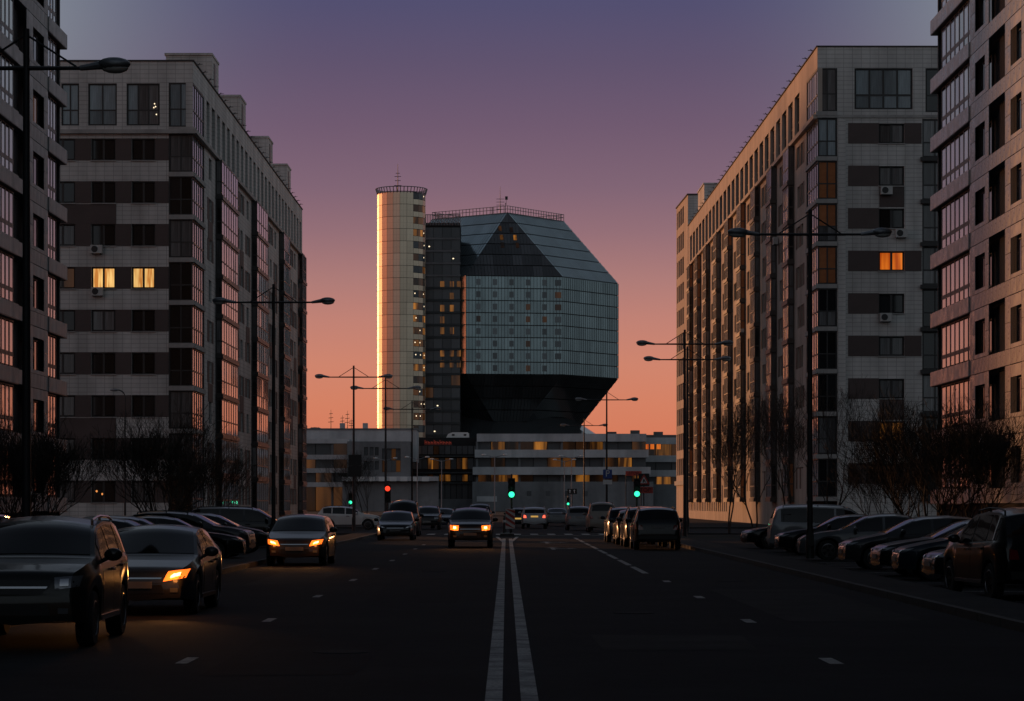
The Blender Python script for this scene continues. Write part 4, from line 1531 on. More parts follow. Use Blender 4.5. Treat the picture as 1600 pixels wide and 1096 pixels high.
for xx in (-1.0, 1.0):
    MB().tube((xx, .06, 0), (xx, .06, zc + .3), .07, n=6).build('post', M_STEEL, o)
# striped keep-aside board on the island
o = thing(empty('chevron_board', (.22, 137, .16)), 'red and white diagonally striped board on the traffic island', 'sign')
MB().box(-.26, .26, -.02, .02, .25, 1.35).build('board', M_WHITE, o)
for k in range(4):
    z = .18 + k * .33
    pts = [(-.255, z + .42), (-.255, z + .26), (.255, z - .08), (.255, z + .08)]
    pts = [(px_, min(1.345, max(.255, pz))) for px_, pz in pts]
    MB().prism(pts, -.035, -.024).build('stripe', M_SIGNRED, o)
MB().tube((0, .04, 0), (0, .04, .4), .04, n=6).build('post', M_STEEL, o)
for k, (xx, yy) in enumerate(((-.12, 139), (-.05, 141))):
    o = thing(empty('bollard', (xx, yy, .15)), ['dark short bollard beside the striped board', 'second dark bollard, rear one on the traffic island'][k], 'bollard', 'bollards on the island')
    MB().lathe([(.07, 0), (.06, .85), (.035, .95)], 10).build('post', M_BLACKP, o)
    MB().lathe([(.072, .6), (.068, .72)], 10).build('band', M_WHITE, o)
# round sign board seen from behind on the left lamp side, and route board over the left pavement
o = thing(empty('notice_board', (wx(555, 161), 161, 0)), 'dark square board mounted on the left lamp post against the grey block', 'sign')
zc = wz(729, 161)
MB().box(-.42, .42, -.16, -.12, zc - .67, zc + .02).build('lower_panel', M_BLACKP, o)
MB().box(-.42, .42, -.16, -.12, zc + .05, zc + .75).build('upper_panel', M_BLACKP, o)
MB().tube((0, .02, 0), (0, .02, zc + .7), .03, n=6).build('post', M_STEEL, o)
o = thing(empty('direction_sign', (wx(894, 340), 340, 0)), 'dark direction sign on a post right of the departing cars', 'sign')
zc = wz(768, 340)
MB().box(-.65, .65, -.04, 0, zc - .4, zc + .35).build('panel', M_BLACKP, o)
for s in (-1, 1):
    MB().prism([(s * .3 - .05, -.25), (s * .3 + .05, -.25), (s * .3 + .05, .05), (s * .3 + .15, .05), (s * .3, .25), (s * .3 - .15, .05), (s * .3 - .05, .05)], -.055, -.045).build('arrow', M_WHITE, o, (0, 0, zc))
MB().tube((0, .05, 0), (0, .05, zc + .3), .06, n=6).build('post', M_STEEL, o)


# ----------------------------------------------------------------------------- cars
def paint(name, c, rough=.28, metal=.25):
    return mat('car_paint_' + name, c, rough, metal=metal * .4, coat=.45, spec=.1, var=.05, vscale=2)


P_BLACK = paint('black', (.008, .009, .010))
P_DKGREEN = paint('dark_olive', (.016, .018, .015))
P_GRAPH = paint('graphite', (.03, .031, .034))
P_BROWN = paint('dark_brown', (.03, .022, .016))
P_GREY = paint('grey', (.10, .105, .11))
P_SILVER = paint('silver', (.24, .25, .26), .3, .5)
P_WHITE = paint('white', (.52, .52, .5), .3, 0)
P_BLUE = paint('dark_blue', (.012, .018, .03))
P_BEIGE = paint('beige', (.16, .145, .125), .35, .2)
M_CARGLASS = mat('car_glass', (.005, .0055, .006), .03, spec=.26)
M_TYRE = mat('tyre_rubber', (.012, .012, .012), .85)
M_RIM = mat('wheel_rim', (.22, .22, .23), .35, metal=.8)
M_CHROME = mat('chrome', (.5, .5, .5), .15, metal=1.0)
M_HEAD_OFF = mat('headlight_glass', (.16, .17, .18), .08, metal=.3, spec=.8, coat=.5)
M_HEAD_ON = mat('headlight_lit', (.8, .6, .4), .1, emit=(1.0, .45, .14), estr=8.0)
M_HEAD_AMB = mat('headlight_rim_lit', (.8, .4, .1), .2, emit=(1.0, .14, .012), estr=2.0)
M_TAIL_OFF = mat('tail_light_glass', (.16, .008, .008), .12, spec=.6)
M_TAIL_ON = mat('tail_light_lit', (.4, .02, .02), .2, emit=(1.0, .10, .05), estr=2.2)
M_PLATE = mat('number_plate', (.16, .16, .155), .6)
M_PLATE_Y = mat('number_plate_lit', (.4, .3, .1), .5, emit=(1.0, .55, .12), estr=.5)

KIND = {
    'suv': dict(L=4.35, W=1.84, top=[(0, .66), (.05, .84), (.16, .96), (.55, 1.05), (1.15, 1.12), (1.78, 1.50), (2.05, 1.58), (2.7, 1.64), (3.5, 1.62), (3.92, 1.54), (4.22, 1.12), (4.31, .98), (4.35, .6)],
                belt=[(0, .80), (1.1, 1.03), (2.2, 1.05), (4.35, 1.12)], ws=(1.18, 1.92), rw=(3.96, 4.2), sill=.30, wr=.35, ax=(.82, 3.49), tum=.26,
                wins=[(1.52, 2.32), (2.40, 3.22), (3.30, 3.86)], hl=.84),
    'sedan': dict(L=4.65, W=1.82, top=[(0, .54), (.05, .68), (.2, .78), (.7, .88), (1.3, .95), (2.1, 1.36), (2.5, 1.43), (3.0, 1.45), (3.45, 1.39), (4.05, 1.11), (4.45, 1.07), (4.6, .97), (4.65, .55)],
                  belt=[(0, .64), (1.2, .88), (2.3, .92), (4.65, .99)], ws=(1.33, 2.2), rw=(3.42, 4.02), sill=.24, wr=.33, ax=(.9, 3.6), tum=.34,
                  wins=[(1.78, 2.62), (2.70, 3.5)], hl=.68),
    'hatch': dict(L=4.2, W=1.77, top=[(0, .55), (.05, .70), (.2, .80), (.65, .90), (1.1, .98), (1.85, 1.38), (2.2, 1.46), (2.9, 1.49), (3.5, 1.44), (3.8, 1.34), (4.08, 1.0), (4.17, .86), (4.2, .5)],
                  belt=[(0, .66), (1.1, .92), (2.2, .95), (4.2, 1.03)], ws=(1.13, 1.96), rw=(3.76, 4.04), sill=.24, wr=.32, ax=(.8, 3.4), tum=.32,
                  wins=[(1.55, 2.35), (2.43, 3.2), (3.27, 3.68)], hl=.70),
    'van': dict(L=4.75, W=1.86, top=[(0, .6), (.05, .80), (.2, .93), (.55, 1.03), (.95, 1.12), (1.75, 1.66), (2.1, 1.76), (3.2, 1.80), (4.2, 1.77), (4.48, 1.68), (4.66, 1.15), (4.72, .9), (4.75, .5)],
                belt=[(0, .76), (.9, 1.02), (2.0, 1.06), (4.75, 1.12)], ws=(.98, 1.85), rw=(4.46, 4.64), sill=.26, wr=.34, ax=(.9, 3.85), tum=.20,
                wins=[(1.42, 2.3), (2.38, 3.3), (3.38, 4.35)], hl=.82),
}


class CarShape:
    def __init__(self, kind, hscale=1.0):
        k = KIND[kind]
        self.k = k
        self.L, self.hw = k['L'], k['W'] / 2
        s = np.linspace(0, self.L, 700)
        zt = np.interp(s, [p[0] for p in k['top']], [p[1] for p in k['top']])
        ker = np.exp(-np.linspace(-2, 2, 27) ** 2)
        ker /= ker.sum()
        zs = np.convolve(np.pad(zt, 13, 'edge'), ker, 'valid')
        edge = np.clip(np.minimum(s, self.L - s) / .25, 0, 1)
        self.s, self.zt = s, (zt * (1 - edge) + zs * edge) * hscale
        self.hs = hscale
        self.arch = k['wr'] + .075

    def ztop(self, s):
        return float(np.interp(s, self.s, self.zt))

    def section(self, s):
        k = self.k
        zt = self.ztop(s)
        zb = min(float(np.interp(s, [p[0] for p in k['belt']], [p[1] for p in k['belt']])), zt - .05)
        f = max(0.0, (.95 - s) / .95)
        r = max(0.0, (s - self.L + .75) / .75)
        w = self.hw * (1 - .20 * f ** 2.6 - .13 * r ** 2.6)
        sill = k['sill'] + .05 * max(0.0, (.5 - s) / .5) + .10 * max(0.0, (s - self.L + .5) / .5)
        zl = sill
        for a in k['ax']:
            if abs(s - a) < self.arch:
                zl = max(zl, k['wr'] + math.sqrt(self.arch ** 2 - (s - a) ** 2) * .98)
        zl = min(zl, zb - .06)
        h = zt - zb
        zr = zb + .86 * h
        wrail = w * .962 - k['tum'] * h - .02
        zm = zl + (zb - zl) * .58
        pts = [(0, k['sill']), (w * .70, zl), (w * .975, zl), (w * .985, zl + .03), (w, zm), (w * .99, zb - .035), (w * .962, zb)]
        pts.append((w * .962 * .35 + wrail * .65 + .012 * min(1, h * 3), zb + .86 * h * .62))
        pts.append((wrail, zr))
        for q in (.86, .6, .3, 0):
            pts.append((wrail * q, zr + (zt - zr) * (1 - q * q)))
        return pts, w, zb, zr, wrail, zt, zl

    def side_y(self, s, z):
        p = self.section(s)[0][3:]
        return float(np.interp(z, [a[1] for a in p], [a[0] for a in p]))

    def inside(self, s, y, z):
        p = self.section(s)[0]
        if z > p[-1][1] or z < p[3][1] - .25:
            return False
        q = p[3:]
        return abs(y) <= float(np.interp(z, [a[1] for a in q], [a[0] for a in q]))

    def front_s(self, y, z):
        for i in range(0, 110):
            if self.inside(i * .01, y, z):
                return i * .01
        return .6

    def rear_s(self, y, z):
        for i in range(0, 90):
            if self.inside(self.L - i * .01, y, z):
                return self.L - i * .01
        return self.L - .4

    def X(self, s):
        return self.L / 2 - s


def grid_mesh(rows):
    mb = MB()
    n = len(rows[0])
    for r in rows:
        mb.v += [tuple(p) for p in r]
    for i in range(len(rows) - 1):
        for j in range(n - 1):
            a = i * n + j
            mb.f.append((a, a + 1, a + n + 1, a + n))
    return mb


def offset_grid(rows, d, toward):
    """push a surface grid out by d along its normals (sign chosen so that it points towards 'toward')"""
    out = []
    for i, r in enumerate(rows):
        line = []
        for j, p in enumerate(r):
            a = Vector(rows[min(i + 1, len(rows) - 1)][j]) - Vector(rows[max(i - 1, 0)][j])
            b = Vector(r[min(j + 1, len(r) - 1)]) - Vector(r[max(j - 1, 0)])
            n = a.cross(b)
            n = n.normalized() if n.length > 1e-9 else Vector(toward)
            if n.dot(Vector(toward)) < 0:
                n = -n
            line.append(Vector(p) + n * d)
        out.append(line)
    return out


def solid_patch(rows, toward, d=.008, th=.012):
    """patch with a little thickness lying on the surface"""
    top = offset_grid(rows, d, toward)
    mb = grid_mesh(top)
    nr, nc = len(top), len(top[0])
    low = offset_grid(rows, d - th, toward)
    b = len(mb.v)
    ring = [(0, j) for j in range(nc)] + [(i, nc - 1) for i in range(1, nr)] + [(nr - 1, j) for j in range(nc - 2, -1, -1)] + [(i, 0) for i in range(nr - 2, 0, -1)]
    for i, j in ring:
        mb.v.append(tuple(low[i][j]))
    for q in range(len(ring)):
        q2 = (q + 1) % len(ring)
        i, j = ring[q]
        i2, j2 = ring[q2]
        mb.f.append((i * nc + j, i2 * nc + j2, b + q2, b + q))
    return mb


CARM = {}


def car_meshes(kind, hscale=1.0):
    key = (kind, hscale)
    if key in CARM:
        return CARM[key]
    C = CarShape(kind, hscale)
    k = C.k
    d = {}
    ss = list(np.linspace(0, .3, 9)) + list(np.linspace(.34, C.L - .34, 58)) + list(np.linspace(C.L - .3, C.L, 9))
    for a in k['ax']:
        ss += [a - C.arch, a + C.arch, a - C.arch * .97, a + C.arch * .97]
    ss = sorted(set(round(float(v), 4) for v in ss))
    mb = MB()
    secs = []
    for s in ss:
        p = C.section(s)[0]
        full = [(C.X(s), y, z) for y, z in p] + [(C.X(s), -y, z) for y, z in reversed(p[1:-1])]
        secs.append(full)
    n = len(secs[0])
    for f in secs:
        mb.v += f
    for i in range(len(secs) - 1):
        for j in range(n):
            j2 = (j + 1) % n
            mb.f.append((i * n + j, i * n + j2, (i + 1) * n + j2, (i + 1) * n + j))
    mb.f.append(tuple(reversed(range(n))))
    mb.f.append(tuple((len(secs) - 1) * n + j for j in range(n)))
    d['body'] = mb
    # glass
    def roof_pt(s, q):
        _, w, zb, zr, wr_, zt, _z = C.section(s)
        return (C.X(s), q * wr_, zr + (zt - zr) * (1 - q * q))
    def band(s0, s1, q=.93, ns=9, nq=11):
        return [[roof_pt(s0 + (s1 - s0) * i / (ns - 1), -q + 2 * q * j / (nq - 1)) for j in range(nq)] for i in range(ns)]
    d['windscreen'] = solid_patch(band(k['ws'][0] + .03, k['ws'][1] - .03), (.5, 0, 1))
    d['rear_window'] = solid_patch(band(k['rw'][0] + .03, k['rw'][1] - .02, .86), (-.7, 0, 1))
    for sg in (1, -1):
        for i, (a, b) in enumerate(k['wins']):
            rows = []
            for q in range(9):
                s = a + (b - a) * q / 8
                _, w, zb, zr, wr_, zt, _z = C.section(s)
                z0, z1 = zb + .03, zb + (zr - zb) * .92
                rows.append([(C.X(s), sg * C.side_y(s, z0 + (z1 - z0) * t / 4), z0 + (z1 - z0) * t / 4) for t in range(5)])
            d['side_window', sg, i] = solid_patch(rows, (0, sg, .2))
        # doors
        d1, d2_ = k['wins'][0][1] + .04, k['wins'][1][1] + .02
        for i, (a, b) in enumerate(((k['ws'][0] + .22, d1 - .006), (d1 + .006, min(d2_, k['ax'][1] - C.arch * .55)))):
            rows = []
            for q in range(10):
                s = a + (b - a) * q / 9
                _, w, zb, zr, wr_, zt, zl = C.section(s)
                z0, z1 = max(zl, k['sill']) + .09, zb - .01
                rows.append([(C.X(s), sg * C.side_y(s, z0 + (z1 - z0) * t / 6), z0 + (z1 - z0) * t / 6) for t in range(7)])
            d['door', sg, i] = solid_patch(rows, (0, sg, 0), .005, .02)
            s = b - .16
            zb = C.section(s)[2]
            y = C.side_y(s, zb - .1)
            d['handle', sg, i] = MB().box(C.X(s) - .1, C.X(s) + .1, min(sg * y, sg * (y + .045)), max(sg * y, sg * (y + .045)), zb - .125, zb - .09)
        # sill trim
        a, b = k['ax'][0] + C.arch + .03, k['ax'][1] - C.arch - .03
        rows = [[(C.X(a + (b - a) * q / 5), sg * C.side_y(a + (b - a) * q / 5, z), z) for z in (k['sill'] + .005, k['sill'] + .07)] for q in range(6)]
        d['sill', sg] = solid_patch(rows, (0, sg, 0), .012, .03)
        # mirrors
        s = k['ws'][0] + .42
        zb = C.section(s)[2]
        y = C.side_y(s, zb)
        mb = MB().ellipsoid((C.X(s), sg * (y + .13), zb + .10), (.07, .12, .085), 12, 8)
        mb.tube((C.X(s), sg * (y - .01), zb + .02), (C.X(s), sg * (y + .1), zb + .07), .03, .03, 6)
        d['mirror', sg] = mb
    def front(yz, ny=7, nz=4, dd=.012, th=.05):
        (ya, za), (yb, zb_), (yc, zc_), (yd, zd) = yz     # inner-low, outer-low, outer-high, inner-high
        rows = []
        for i in range(nz):
            v = i / (nz - 1)
            row = []
            for j in range(ny):
                u = j / (ny - 1)
                y = (ya * (1 - u) + yb * u) * (1 - v) + (yd * (1 - u) + yc * u) * v
                z = (za * (1 - u) + zb_ * u) * (1 - v) + (zd * (1 - u) + zc_ * u) * v
                row.append((C.X(C.front_s(y, z)), y, z))
            rows.append(row)
        return solid_patch(rows, (1, 0, .15), dd, th)
    def rear(yz, ny=6, nz=4, dd=.012, th=.04):
        (ya, za), (yb, zb_), (yc, zc_), (yd, zd) = yz
        rows = []
        for i in range(nz):
            v = i / (nz - 1)
            row = []
            for j in range(ny):
                u = j / (ny - 1)
                y = (ya * (1 - u) + yb * u) * (1 - v) + (yd * (1 - u) + yc * u) * v
                z = (za * (1 - u) + zb_ * u) * (1 - v) + (zd * (1 - u) + zc_ * u) * v
                row.append((C.X(C.rear_s(y, z)), y, z))
            rows.append(row)
        return solid_patch(rows, (-1, 0, .1), dd, th)
    hl, W = k['hl'] - .02, C.hw
    for sg in (1, -1):
        e = .03
        if kind == 'suv':
            d['headlight_lit', sg] = front([(sg * W * .52, hl - .12), (sg * W * .86, hl - .09), (sg * W * .88, hl + .10), (sg * W * .50, hl + .08)])
        else:
            d['headlight_lit', sg] = front([(sg * W * .48, hl - .11), (sg * W * .86, hl - .05), (sg * W * .90, hl + .085), (sg * W * .56, hl + .045)])
        if kind == 'suv':
            d['headlight', sg] = front([(sg * W * .56, hl - .09), (sg * W * .86, hl - .05), (sg * W * .88, hl + .085), (sg * W * .54, hl + .06)])
            d['lamp_bulb', sg] = front([(sg * W * .62, hl - .045), (sg * W * .74, hl - .04), (sg * W * .74, hl + .04), (sg * W * .62, hl + .035)], 5, 3, .022, .02)
        else:
            d['headlight', sg] = front([(sg * W * .52, hl - .075), (sg * W * .86, hl - .02), (sg * W * .90, hl + .075), (sg * W * .60, hl + .02)])
            d['lamp_bulb', sg] = front([(sg * W * .60, hl - .05), (sg * W * .77, hl - .015), (sg * W * .78, hl + .03), (sg * W * .64, hl + .0)], 5, 3, .022, .02)
        tz0 = {'suv': .78, 'sedan': .72, 'hatch': .74, 'van': .85}[kind]
        d['tail_light', sg] = rear([(sg * W * .62, tz0), (sg * W * .84, tz0), (sg * W * .82, tz0 + .2), (sg * W * .66, tz0 + .17)])
        d['fog_lamp', sg] = front([(sg * W * .6, k['sill'] + .14), (sg * W * .74, k['sill'] + .14), (sg * W * .74, k['sill'] + .21), (sg * W * .6, k['sill'] + .21)], 4, 3)
    d['grille'] = front([(-W * .46, hl - .15), (W * .46, hl - .15), (W * .5, hl + .03), (-W * .5, hl + .03)], 11, 4, .006, .03)
    d['grille_bar'] = front([(-W * .44, hl - .075), (W * .44, hl - .075), (W * .46, hl - .05), (-W * .46, hl - .05)], 11, 2, .018, .02)
    d['air_intake'] = front([(-W * .5, k['sill'] + .12), (W * .5, k['sill'] + .12), (W * .46, k['sill'] + .26), (-W * .46, k['sill'] + .26)], 11, 3, .006, .03)
    zp = k['sill'] + .2
    d['front_plate'] = front([(-.26, zp), (.26, zp), (.26, zp + .11), (-.26, zp + .11)], 5, 2, .03, .03)
    zp = {'suv': .82, 'sedan': .76, 'hatch': .62, 'van': .86}[kind]
    d['rear_plate'] = rear([(-.26, zp), (.26, zp), (.26, zp + .11), (-.26, zp + .11)], 5, 2, .02, .03)
    d['rear_bumper'] = rear([(-W * .8, .42), (W * .8, .42), (W * .82, .56), (-W * .82, .56)], 13, 3, .03, .06)
    # wheels
    wr = k['wr']
    tp = [(wr * .62, -.10), (wr * .94, -.105), (wr, -.075), (wr, .075), (wr * .94, .105), (wr * .62, .10)]
    d['wheel'] = MB().lathe(tp, 28, 'y')
    rim = MB().lathe([(wr * .66, -.06), (wr * .66, .10), (wr * .60, .108), (wr * .57, .07), (wr * .2, .06), (wr * .16, .085), (.02, .09)], 24, 'y')
    for q in range(5):
        a = 2 * PI * q / 5
        c, s_ = math.cos(a), math.sin(a)
        p = [(c * wr * .15 - s_ * .035, s_ * wr * .15 + c * .035), (c * wr * .15 + s_ * .035, s_ * wr * .15 - c * .035), (c * wr * .6 + s_ * .05, s_ * wr * .6 - c * .05), (c * wr * .6 - s_ * .05, s_ * wr * .6 + c * .05)]
        rim.prism(p, .075, .1)
    d['rim'] = rim
    rk = {}
    if kind in ('suv', 'van'):
        for sg in (1, -1):
            mb = MB()
            prev = None
            for q in range(8):
                s = k['ws'][1] + .15 + (k['rw'][0] - .2 - k['ws'][1] - .15) * q / 7
                _, w, zb, zr, wr_, zt, _z = C.section(s)
                p = (C.X(s), sg * wr_ * .93, zr + (zt - zr) * (1 - .93 ** 2) + .065)
                if prev:
                    mb.tube(prev, p, .018, .018, 6)
                if q in (0, 3, 7):
                    mb.tube((p[0], p[1], p[2] - .07), p, .018, .018, 6)
                prev = p
            d['roof_rail', sg] = mb
    d['shape'] = C
    CARM[key] = d
    return d


CARD = {}


def car(kind, pm, x, y, rz, label, lit=None, level=2, group='parked and queued cars', hscale=1.0, cat='car', z=0.0, plate=True, lean=None):
    """lit: 'head', 'tail' or None; level 2 = all parts, 1 = main parts only"""
    d = car_meshes(kind, hscale)
    C = d['shape']
    k = C.k

    def me(key, name, m, smooth=True):
        kk = (kind, hscale, key, m.name)
        if kk not in CARD:
            CARD[kk] = d[key].data(name, m, smooth)
        return CARD[kk]
    nm = {'van': 'minivan', 'suv': 'sport_utility_car', 'sedan': 'sedan_car', 'hatch': 'hatchback_car'}[kind]
    o = thing(empty(nm, (x, y, z), rz), label, cat, group)
    body = link('body', me('body', 'body', pm), o)
    link('windscreen', me('windscreen', 'windscreen', M_CARGLASS), o)
    link('rear_window', me('rear_window', 'rear_window', M_CARGLASS), o)
    for sg in (1, -1):
        for i in range(len(k['wins'])):
            link('side_window', me(('side_window', sg, i), 'side_window', M_CARGLASS), o)
        if level > 1:
            for i in range(2):
                dr = link('door', me(('door', sg, i), 'door', pm), o)
                link('door_handle', me(('handle', sg, i), 'door_handle', M_CHROME if i == 0 and kind == 'suv' else pm), dr)
            link('sill_trim', me(('sill', sg), 'sill_trim', M_CHROME if kind == 'suv' else M_BLACKP), o)
            link('fog_lamp', me(('fog_lamp', sg), 'fog_lamp', M_HEAD_OFF), o)
        link('mirror', me(('mirror', sg), 'mirror', pm), o)
        h = link('headlight', me(('headlight_lit' if lit == 'head' else 'headlight', sg), 'headlight', M_HEAD_AMB if lit == 'head' else M_HEAD_OFF), o)
        if level > 1 or lit == 'head':
            link('bulb', me(('lamp_bulb', sg), 'bulb', M_HEAD_ON if lit == 'head' else M_CHROME), h)
        link('tail_light', me(('tail_light', sg), 'tail_light', M_TAIL_ON if lit == 'tail' else M_TAIL_OFF), o)
        if ('roof_rail', sg) in d:
            link('roof_rail', me(('roof_rail', sg), 'roof_rail', M_CHROME if pm in (P_SILVER, P_DKGREEN) else M_BLACKP), o)
    g = link('grille', me('grille', 'grille', M_BLACKP), o)
    if level > 1:
        link('grille_bar', me('grille_bar', 'grille_bar', M_CHROME), g)
        link('air_intake', me('air_intake', 'air_intake', M_BLACKP), o)
        link('rear_bumper', me('rear_bumper', 'rear_bumper', M_BLACKP if kind == 'suv' else pm), o)
    if plate:
        link('number_plate', me('front_plate', 'number_plate', M_PLATE), o)
        link('number_plate', me('rear_plate', 'number_plate', M_PLATE_Y if lit == 'tail' else M_PLATE), o)
    for a in k['ax']:
        for sg in (1, -1):
            w = link('wheel', me('wheel', 'wheel', M_TYRE), o, (C.X(a), sg * (C.hw - .125), k['wr']), 0 if sg > 0 else PI)
            link('rim', me('rim', 'rim', M_RIM), w)
    if lit == 'head':
        for sg in (1, -1):
            ld = bpy.data.lights.new('headlight_beam', 'SPOT')
            ld.energy = 42
            ld.color = (1.0, .42, .12)
            ld.spot_size = R(54)
            ld.spot_blend = .9
            ld.shadow_soft_size = .08
            lo = link('headlight_beam', ld, o, (C.L / 2 + .10, sg * C.hw * .68, k['hl']))
            pd = bpy.data.lights.new('headlight_spill', 'POINT')
            pd.energy = 3.5
            pd.color = (1.0, .30, .05)
            pd.shadow_soft_size = .06
            link('headlight_spill', pd, o, (C.L / 2 + .16, sg * C.hw * .70, k['hl'] - .02))
            lo.rotation_euler = Vector((-1, 0, .10)).to_track_quat('Z', 'Y').to_euler()
    return o


TO_CAM, AWAY = -PI / 2, PI / 2
# queue towards the camera in the left lane
car('suv', P_DKGREEN, -6.12, 32.9, TO_CAM + R(1.2), 'dark unlit sport utility car with horizontal chrome grille bars, nearest at the left edge', plate=False)
car('sedan', P_GRAPH, -5.92, 42.2, TO_CAM, 'dark sedan with glowing headlights just behind the nearest dark car', lit='head')
car('hatch', P_BROWN, -6.05, 73.8, TO_CAM + R(-1.0), 'brown car with two starry orange headlights in the left lane', lit='head', hscale=1.0)
car('suv', P_BLACK, -1.46, 103.0, TO_CAM, 'dark sport utility car with lit headlights driving beside the centre lines', lit='head')
car('sedan', P_BLACK, -5.4, 123.5, TO_CAM, 'unlit dark sedan in the left lane behind the brown car', hscale=1.0)
car('van', P_BLACK, -5.7, 139, TO_CAM, 'tall black van right behind the unlit dark sedan', cat='van', hscale=1.12)
car('suv', P_BLACK, -5.4, 172, TO_CAM, 'small dark car far off, left of the oncoming lit car', level=1)
car('hatch', P_BLUE, -4.6, 182, TO_CAM, 'dark blue car half hidden behind another far car, left of the oncoming car', level=1)
car('van', P_GRAPH, -2.0, 190, TO_CAM, 'far dark car with roof showing just above the oncoming lit car', level=1)
car('suv', P_WHITE, wx(545, 170), 170, R(0), 'white sport utility car side-on at the left corner of the junction', level=2)
# cars driving away on the right
car('suv', P_SILVER, 2.0, 179, AWAY, 'pale silver estate car with red tail lights, driving away beside the island', lit='tail', level=1, hscale=.95)
car('hatch', P_BLACK, .9, 188, AWAY, 'dark car with one red tail light peeping out behind the silver estate', lit='tail', level=1)
car('sedan', P_GREY, 4.0, 198, AWAY, 'small grey sedan with unlit tail lights, driving away in the middle', level=1)
car('suv', P_GREY, 4.9, 168, AWAY, 'grey car right behind the beige van, seen from the rear', level=1)
car('van', P_BEIGE, 6.0, 158, AWAY, 'boxy beige van seen from behind, left of the dark parked row', level=1, cat='van', hscale=1.06)
# standing along the right kerb
for i, (kd, pm, y, hs, lab) in enumerate((('suv', P_BLACK, 98.3, 1.02, 'large black car seen from behind, front of the row in the right lane'),
                                          ('suv', P_GRAPH, 104.5, 1.02, 'second dark car of the row in the right lane'),
                                          ('hatch', P_BLACK, 110.5, 1.05, 'third dark car of the row in the right lane'),
                                          ('suv', P_BLUE, 117, 1.0, 'furthest dark car of the row in the right lane'))):
    car(kd, pm, 5.85 - .1 * i, y, AWAY, lab, hscale=hs)
# left car park: noses towards the street
LP = [('suv', P_BLACK, 45.6, 1.0, -11.4, 'black parked car whose roof shows above the nearest dark car'), ('sedan', P_GRAPH, 52.5, 1.04, -11.2, 'graphite parked sedan showing its windscreen above the lit sedan, left end'),
      ('hatch', P_BLACK, 60.2, 1.0, -10.9, 'black parked hatchback in the left row, second visible nose'), ('sedan', P_GREY, 63.2, 1.0, -10.9, 'grey parked sedan in the left row behind the lit sedan roof'),
      ('sedan', P_BLUE, 69.0, 1.0, -10.6, 'dark blue parked sedan in the left row, middle one'), ('hatch', P_GRAPH, 72.0, 1.0, -10.7, 'graphite parked hatchback in the left row, right of the blue one'),
      ('sedan', P_BLACK, 78.0, 1.0, -10.5, 'black parked sedan left of the brown car with orange headlights'), ('suv', P_GRAPH, 84, .96, -10.7, 'graphite parked car just over the roof of the brown car, left'),
      ('hatch', P_BLACK, 92, 1.0, -10.8, 'black parked car over the roof of the brown car, right'), ('van', P_GRAPH, 104, .95, -10.9, 'dark parked van behind the brown car near the lamp post')]
for kd, pm, y, hs, x, lab in LP:
    car(kd, pm, x, y, R(random.uniform(-3, 3)), lab, hscale=hs, z=-.02, group='cars in the left car park')
# right car park
RP = [('van', P_SILVER, 93.5, 1.0, 12.2, 0, 'silver minivan with its rear to the street in the right car park', 'minivan'),
      ('sedan', P_BLACK, 101, .95, 11.9, PI, 'dark parked car whose nose shows left of the silver minivan', 'car'),
      ('sedan', P_BLACK, 88.5, 1.0, 11.9, PI, 'black parked car just in front of the silver minivan', 'car'),
      ('sedan', P_GREY, 80.0, 1.04, 11.7, PI, 'grey parked sedan behind the right lamp pole', 'car'),
      ('hatch', P_GRAPH, 69.3, 1.0, 11.4, PI, 'graphite parked hatchback right of the lamp pole', 'car'),
      ('sedan', P_BLACK, 62.9, 1.0, 11.6, PI, 'black parked sedan in the middle of the right-hand row', 'car'),
      ('hatch', P_BLUE, 59.7, .98, 11.4, PI, 'dark blue parked hatchback, third from the right edge', 'car'),
      ('sedan', P_BLACK, 55.0, .97, 11.6, PI, 'black parked sedan next to the large dark car at the right edge', 'car')]
for kd, pm, y, hs, x, rz, lab, ct in RP:
    car(kd, pm, x, y, rz + R(random.uniform(-6, 6)), lab, hscale=hs, z=-.02, group='cars in the right car park', cat=ct)
car('suv', P_BLACK, 9.82, 48.3, R(96), 'large black sport utility car with red tail light at the right edge', hscale=1.07, z=-.02, group='cars in the right car park')
# a pale delivery van standing on the cross street behind the dark row
dv = thing(empty('delivery_van', (wx(1022, 172), 172, 0)), 'pale delivery van side-on behind the dark row on the right', 'van')
MB().prism([(-1.6, .4), (1.5, .4), (1.5, .9), (1.2, 1.5), (.9, 1.62), (-1.6, 1.66)], 0, 1.8).build('body', P_SILVER, dv)
MB().prism([(.3, 1.05), (1.22, 1.05), (1.05, 1.45), (.3, 1.48)], -.015, -.004).build('side_window', M_CARGLASS, dv)
for xx in (-1.0, .95):
    w = MB().lathe([(.2, -.1), (.33, -.09), (.33, .09), (.2, .1)], 20, 'y').build('wheel', M_TYRE, dv, (xx, .12, .33))
    MB().lathe([(.2, -.11), (.03, -.1)], 14, 'y').build('rim', M_RIM, w)


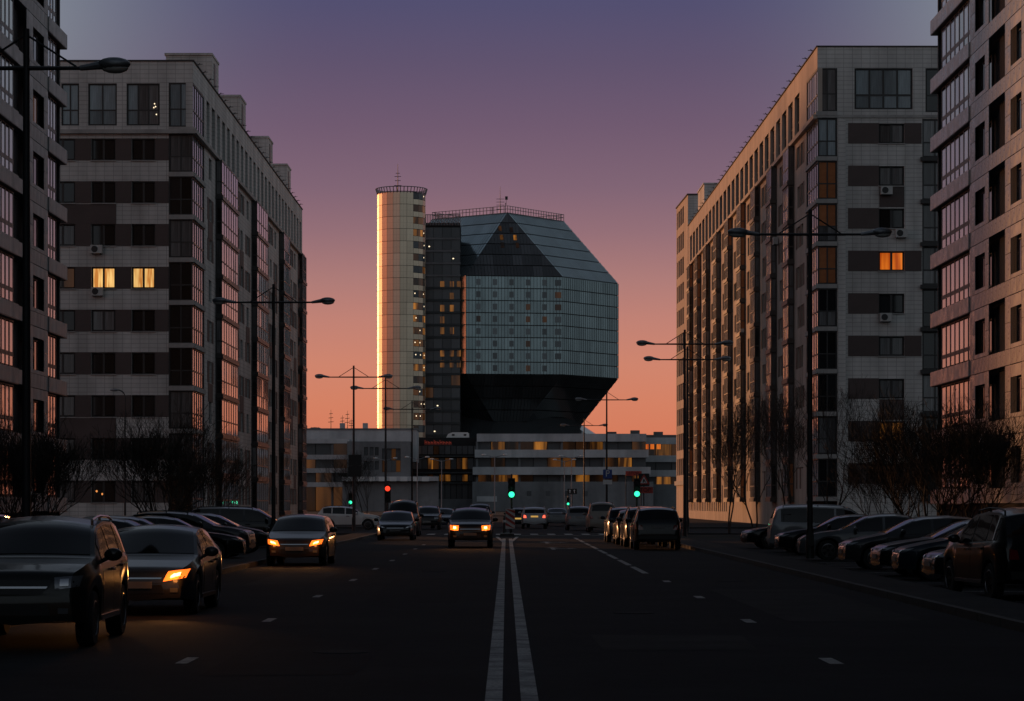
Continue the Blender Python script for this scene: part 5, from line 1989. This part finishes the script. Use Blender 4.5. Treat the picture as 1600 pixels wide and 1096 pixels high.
# ----------------------------------------------------------------------------- bare winter trees
def grow(mb_t, mb_c, p, d, length, r, depth, rng, spread, up):
    segs = 3 if depth > 2 else 2
    q = p
    for i in range(segs):
        nd = (d + Vector((rng.uniform(-1, 1), rng.uniform(-1, 1), rng.uniform(-.6, 1) * up)) * .16).normalized()
        e = q + nd * (length / segs)
        r = max(r, .0075)
        r2 = max(.0065, r * (1 - .28 / segs))
        (mb_t if depth >= 4 else mb_c).tube(q, e, r, r2, 5 if depth >= 4 else 3, False)
        q, d, r = e, nd, r2
        if depth > 0 and i > 0:
            for _ in range(rng.choice((1, 2, 2))):
                ax = Vector((rng.uniform(-1, 1), rng.uniform(-1, 1), rng.uniform(-.35, .8) * up + .15)).normalized()
                sd = (d * (1 - spread) + ax * spread).normalized()
                grow(mb_t, mb_c, q, sd, length * rng.uniform(.62, .85), r * .62, depth - 1, rng, spread, up)


def make_tree(seed, stems, height, spread, up, depth, lean=.35, tr=.09):
    rng = random.Random(seed)
    t, c = MB(), MB()
    for i in range(stems):
        a = 2 * PI * i / stems + rng.uniform(-.4, .4)
        d = Vector((math.cos(a) * lean, math.sin(a) * lean, 1)).normalized() if stems > 1 else Vector((rng.uniform(-.05, .05), 0, 1))
        grow(t, c, Vector((math.cos(a) * .08, math.sin(a) * .08, -.05)), d, height, tr, depth, rng, spread, up)
    return t.data('trunk', M_BARK), c.data('crown', M_TWIG)


BUSH = [make_tree(s, 8, 1.85, .42, 1.2, 6, .75, .05) for s in (3, 8)]
SLIM = [make_tree(s, 2, 2.6, .34, 1.5, 6, .12, .06) for s in (5, 21)]
print('TWIGS', [len(b[1].polygons) for b in BUSH + SLIM])


def tree(data, x, y, s, rz, label, name='bare_tree', group='bare winter trees', sz=None, z=.1):
    o = thing(empty(name, (x, y, z), rz), label, 'tree', group)
    o.scale = (s, s, sz or s)
    link('trunk', data[0], o)
    link('crown', data[1], o)
    return o


TREES = [(BUSH[0], wx(1445, 98), 98, 1.0, 'broad bare bush-like tree before the orange-lit stone block on the right'),
         (BUSH[1], wx(1510, 94), 94, .95, 'bare bush-like tree in front of the stone block, furthest right'),
         (BUSH[1], wx(1385, 112), 112, .7, 'bare bush-like tree between the stone block and the sand-coloured block'),
         (BUSH[0], wx(250, 118), 118, 1.05, 'broad bare bush-like tree before the striped block on the left'),
         (BUSH[1], wx(318, 128), 128, .8, 'bare bush-like tree at the corner of the striped block'),
         (BUSH[0], wx(45, 92), 92, .85, 'bare bush-like tree in front of the left stone block'),
         (BUSH[1], wx(0, 88), 88, .8, 'bare bush-like tree at the far left edge'),
         (SLIM[0], wx(1295, 125), 125, .95, 'slim bare tree right of the lamp pole before the corner loggias'),
         (SLIM[1], wx(1235, 132), 132, .95, 'slim bare tree just left of the right lamp pole'),
         (SLIM[0], wx(1180, 140), 140, .95, 'slim bare tree in the middle of the right row, before the bay balconies'),
         (SLIM[1], wx(1140, 147), 147, .9, 'slim bare tree furthest down the right row'),
         (SLIM[1], wx(570, 210), 210, .75, 'little bare tree behind the white car at the left'),
         (SLIM[0], wx(545, 215), 215, .7, 'little bare tree left of the notice board post')]
for i, (dt, x, y, s, lab) in enumerate(TREES):
    tree(dt, x, y, s, i * 1.7, lab)
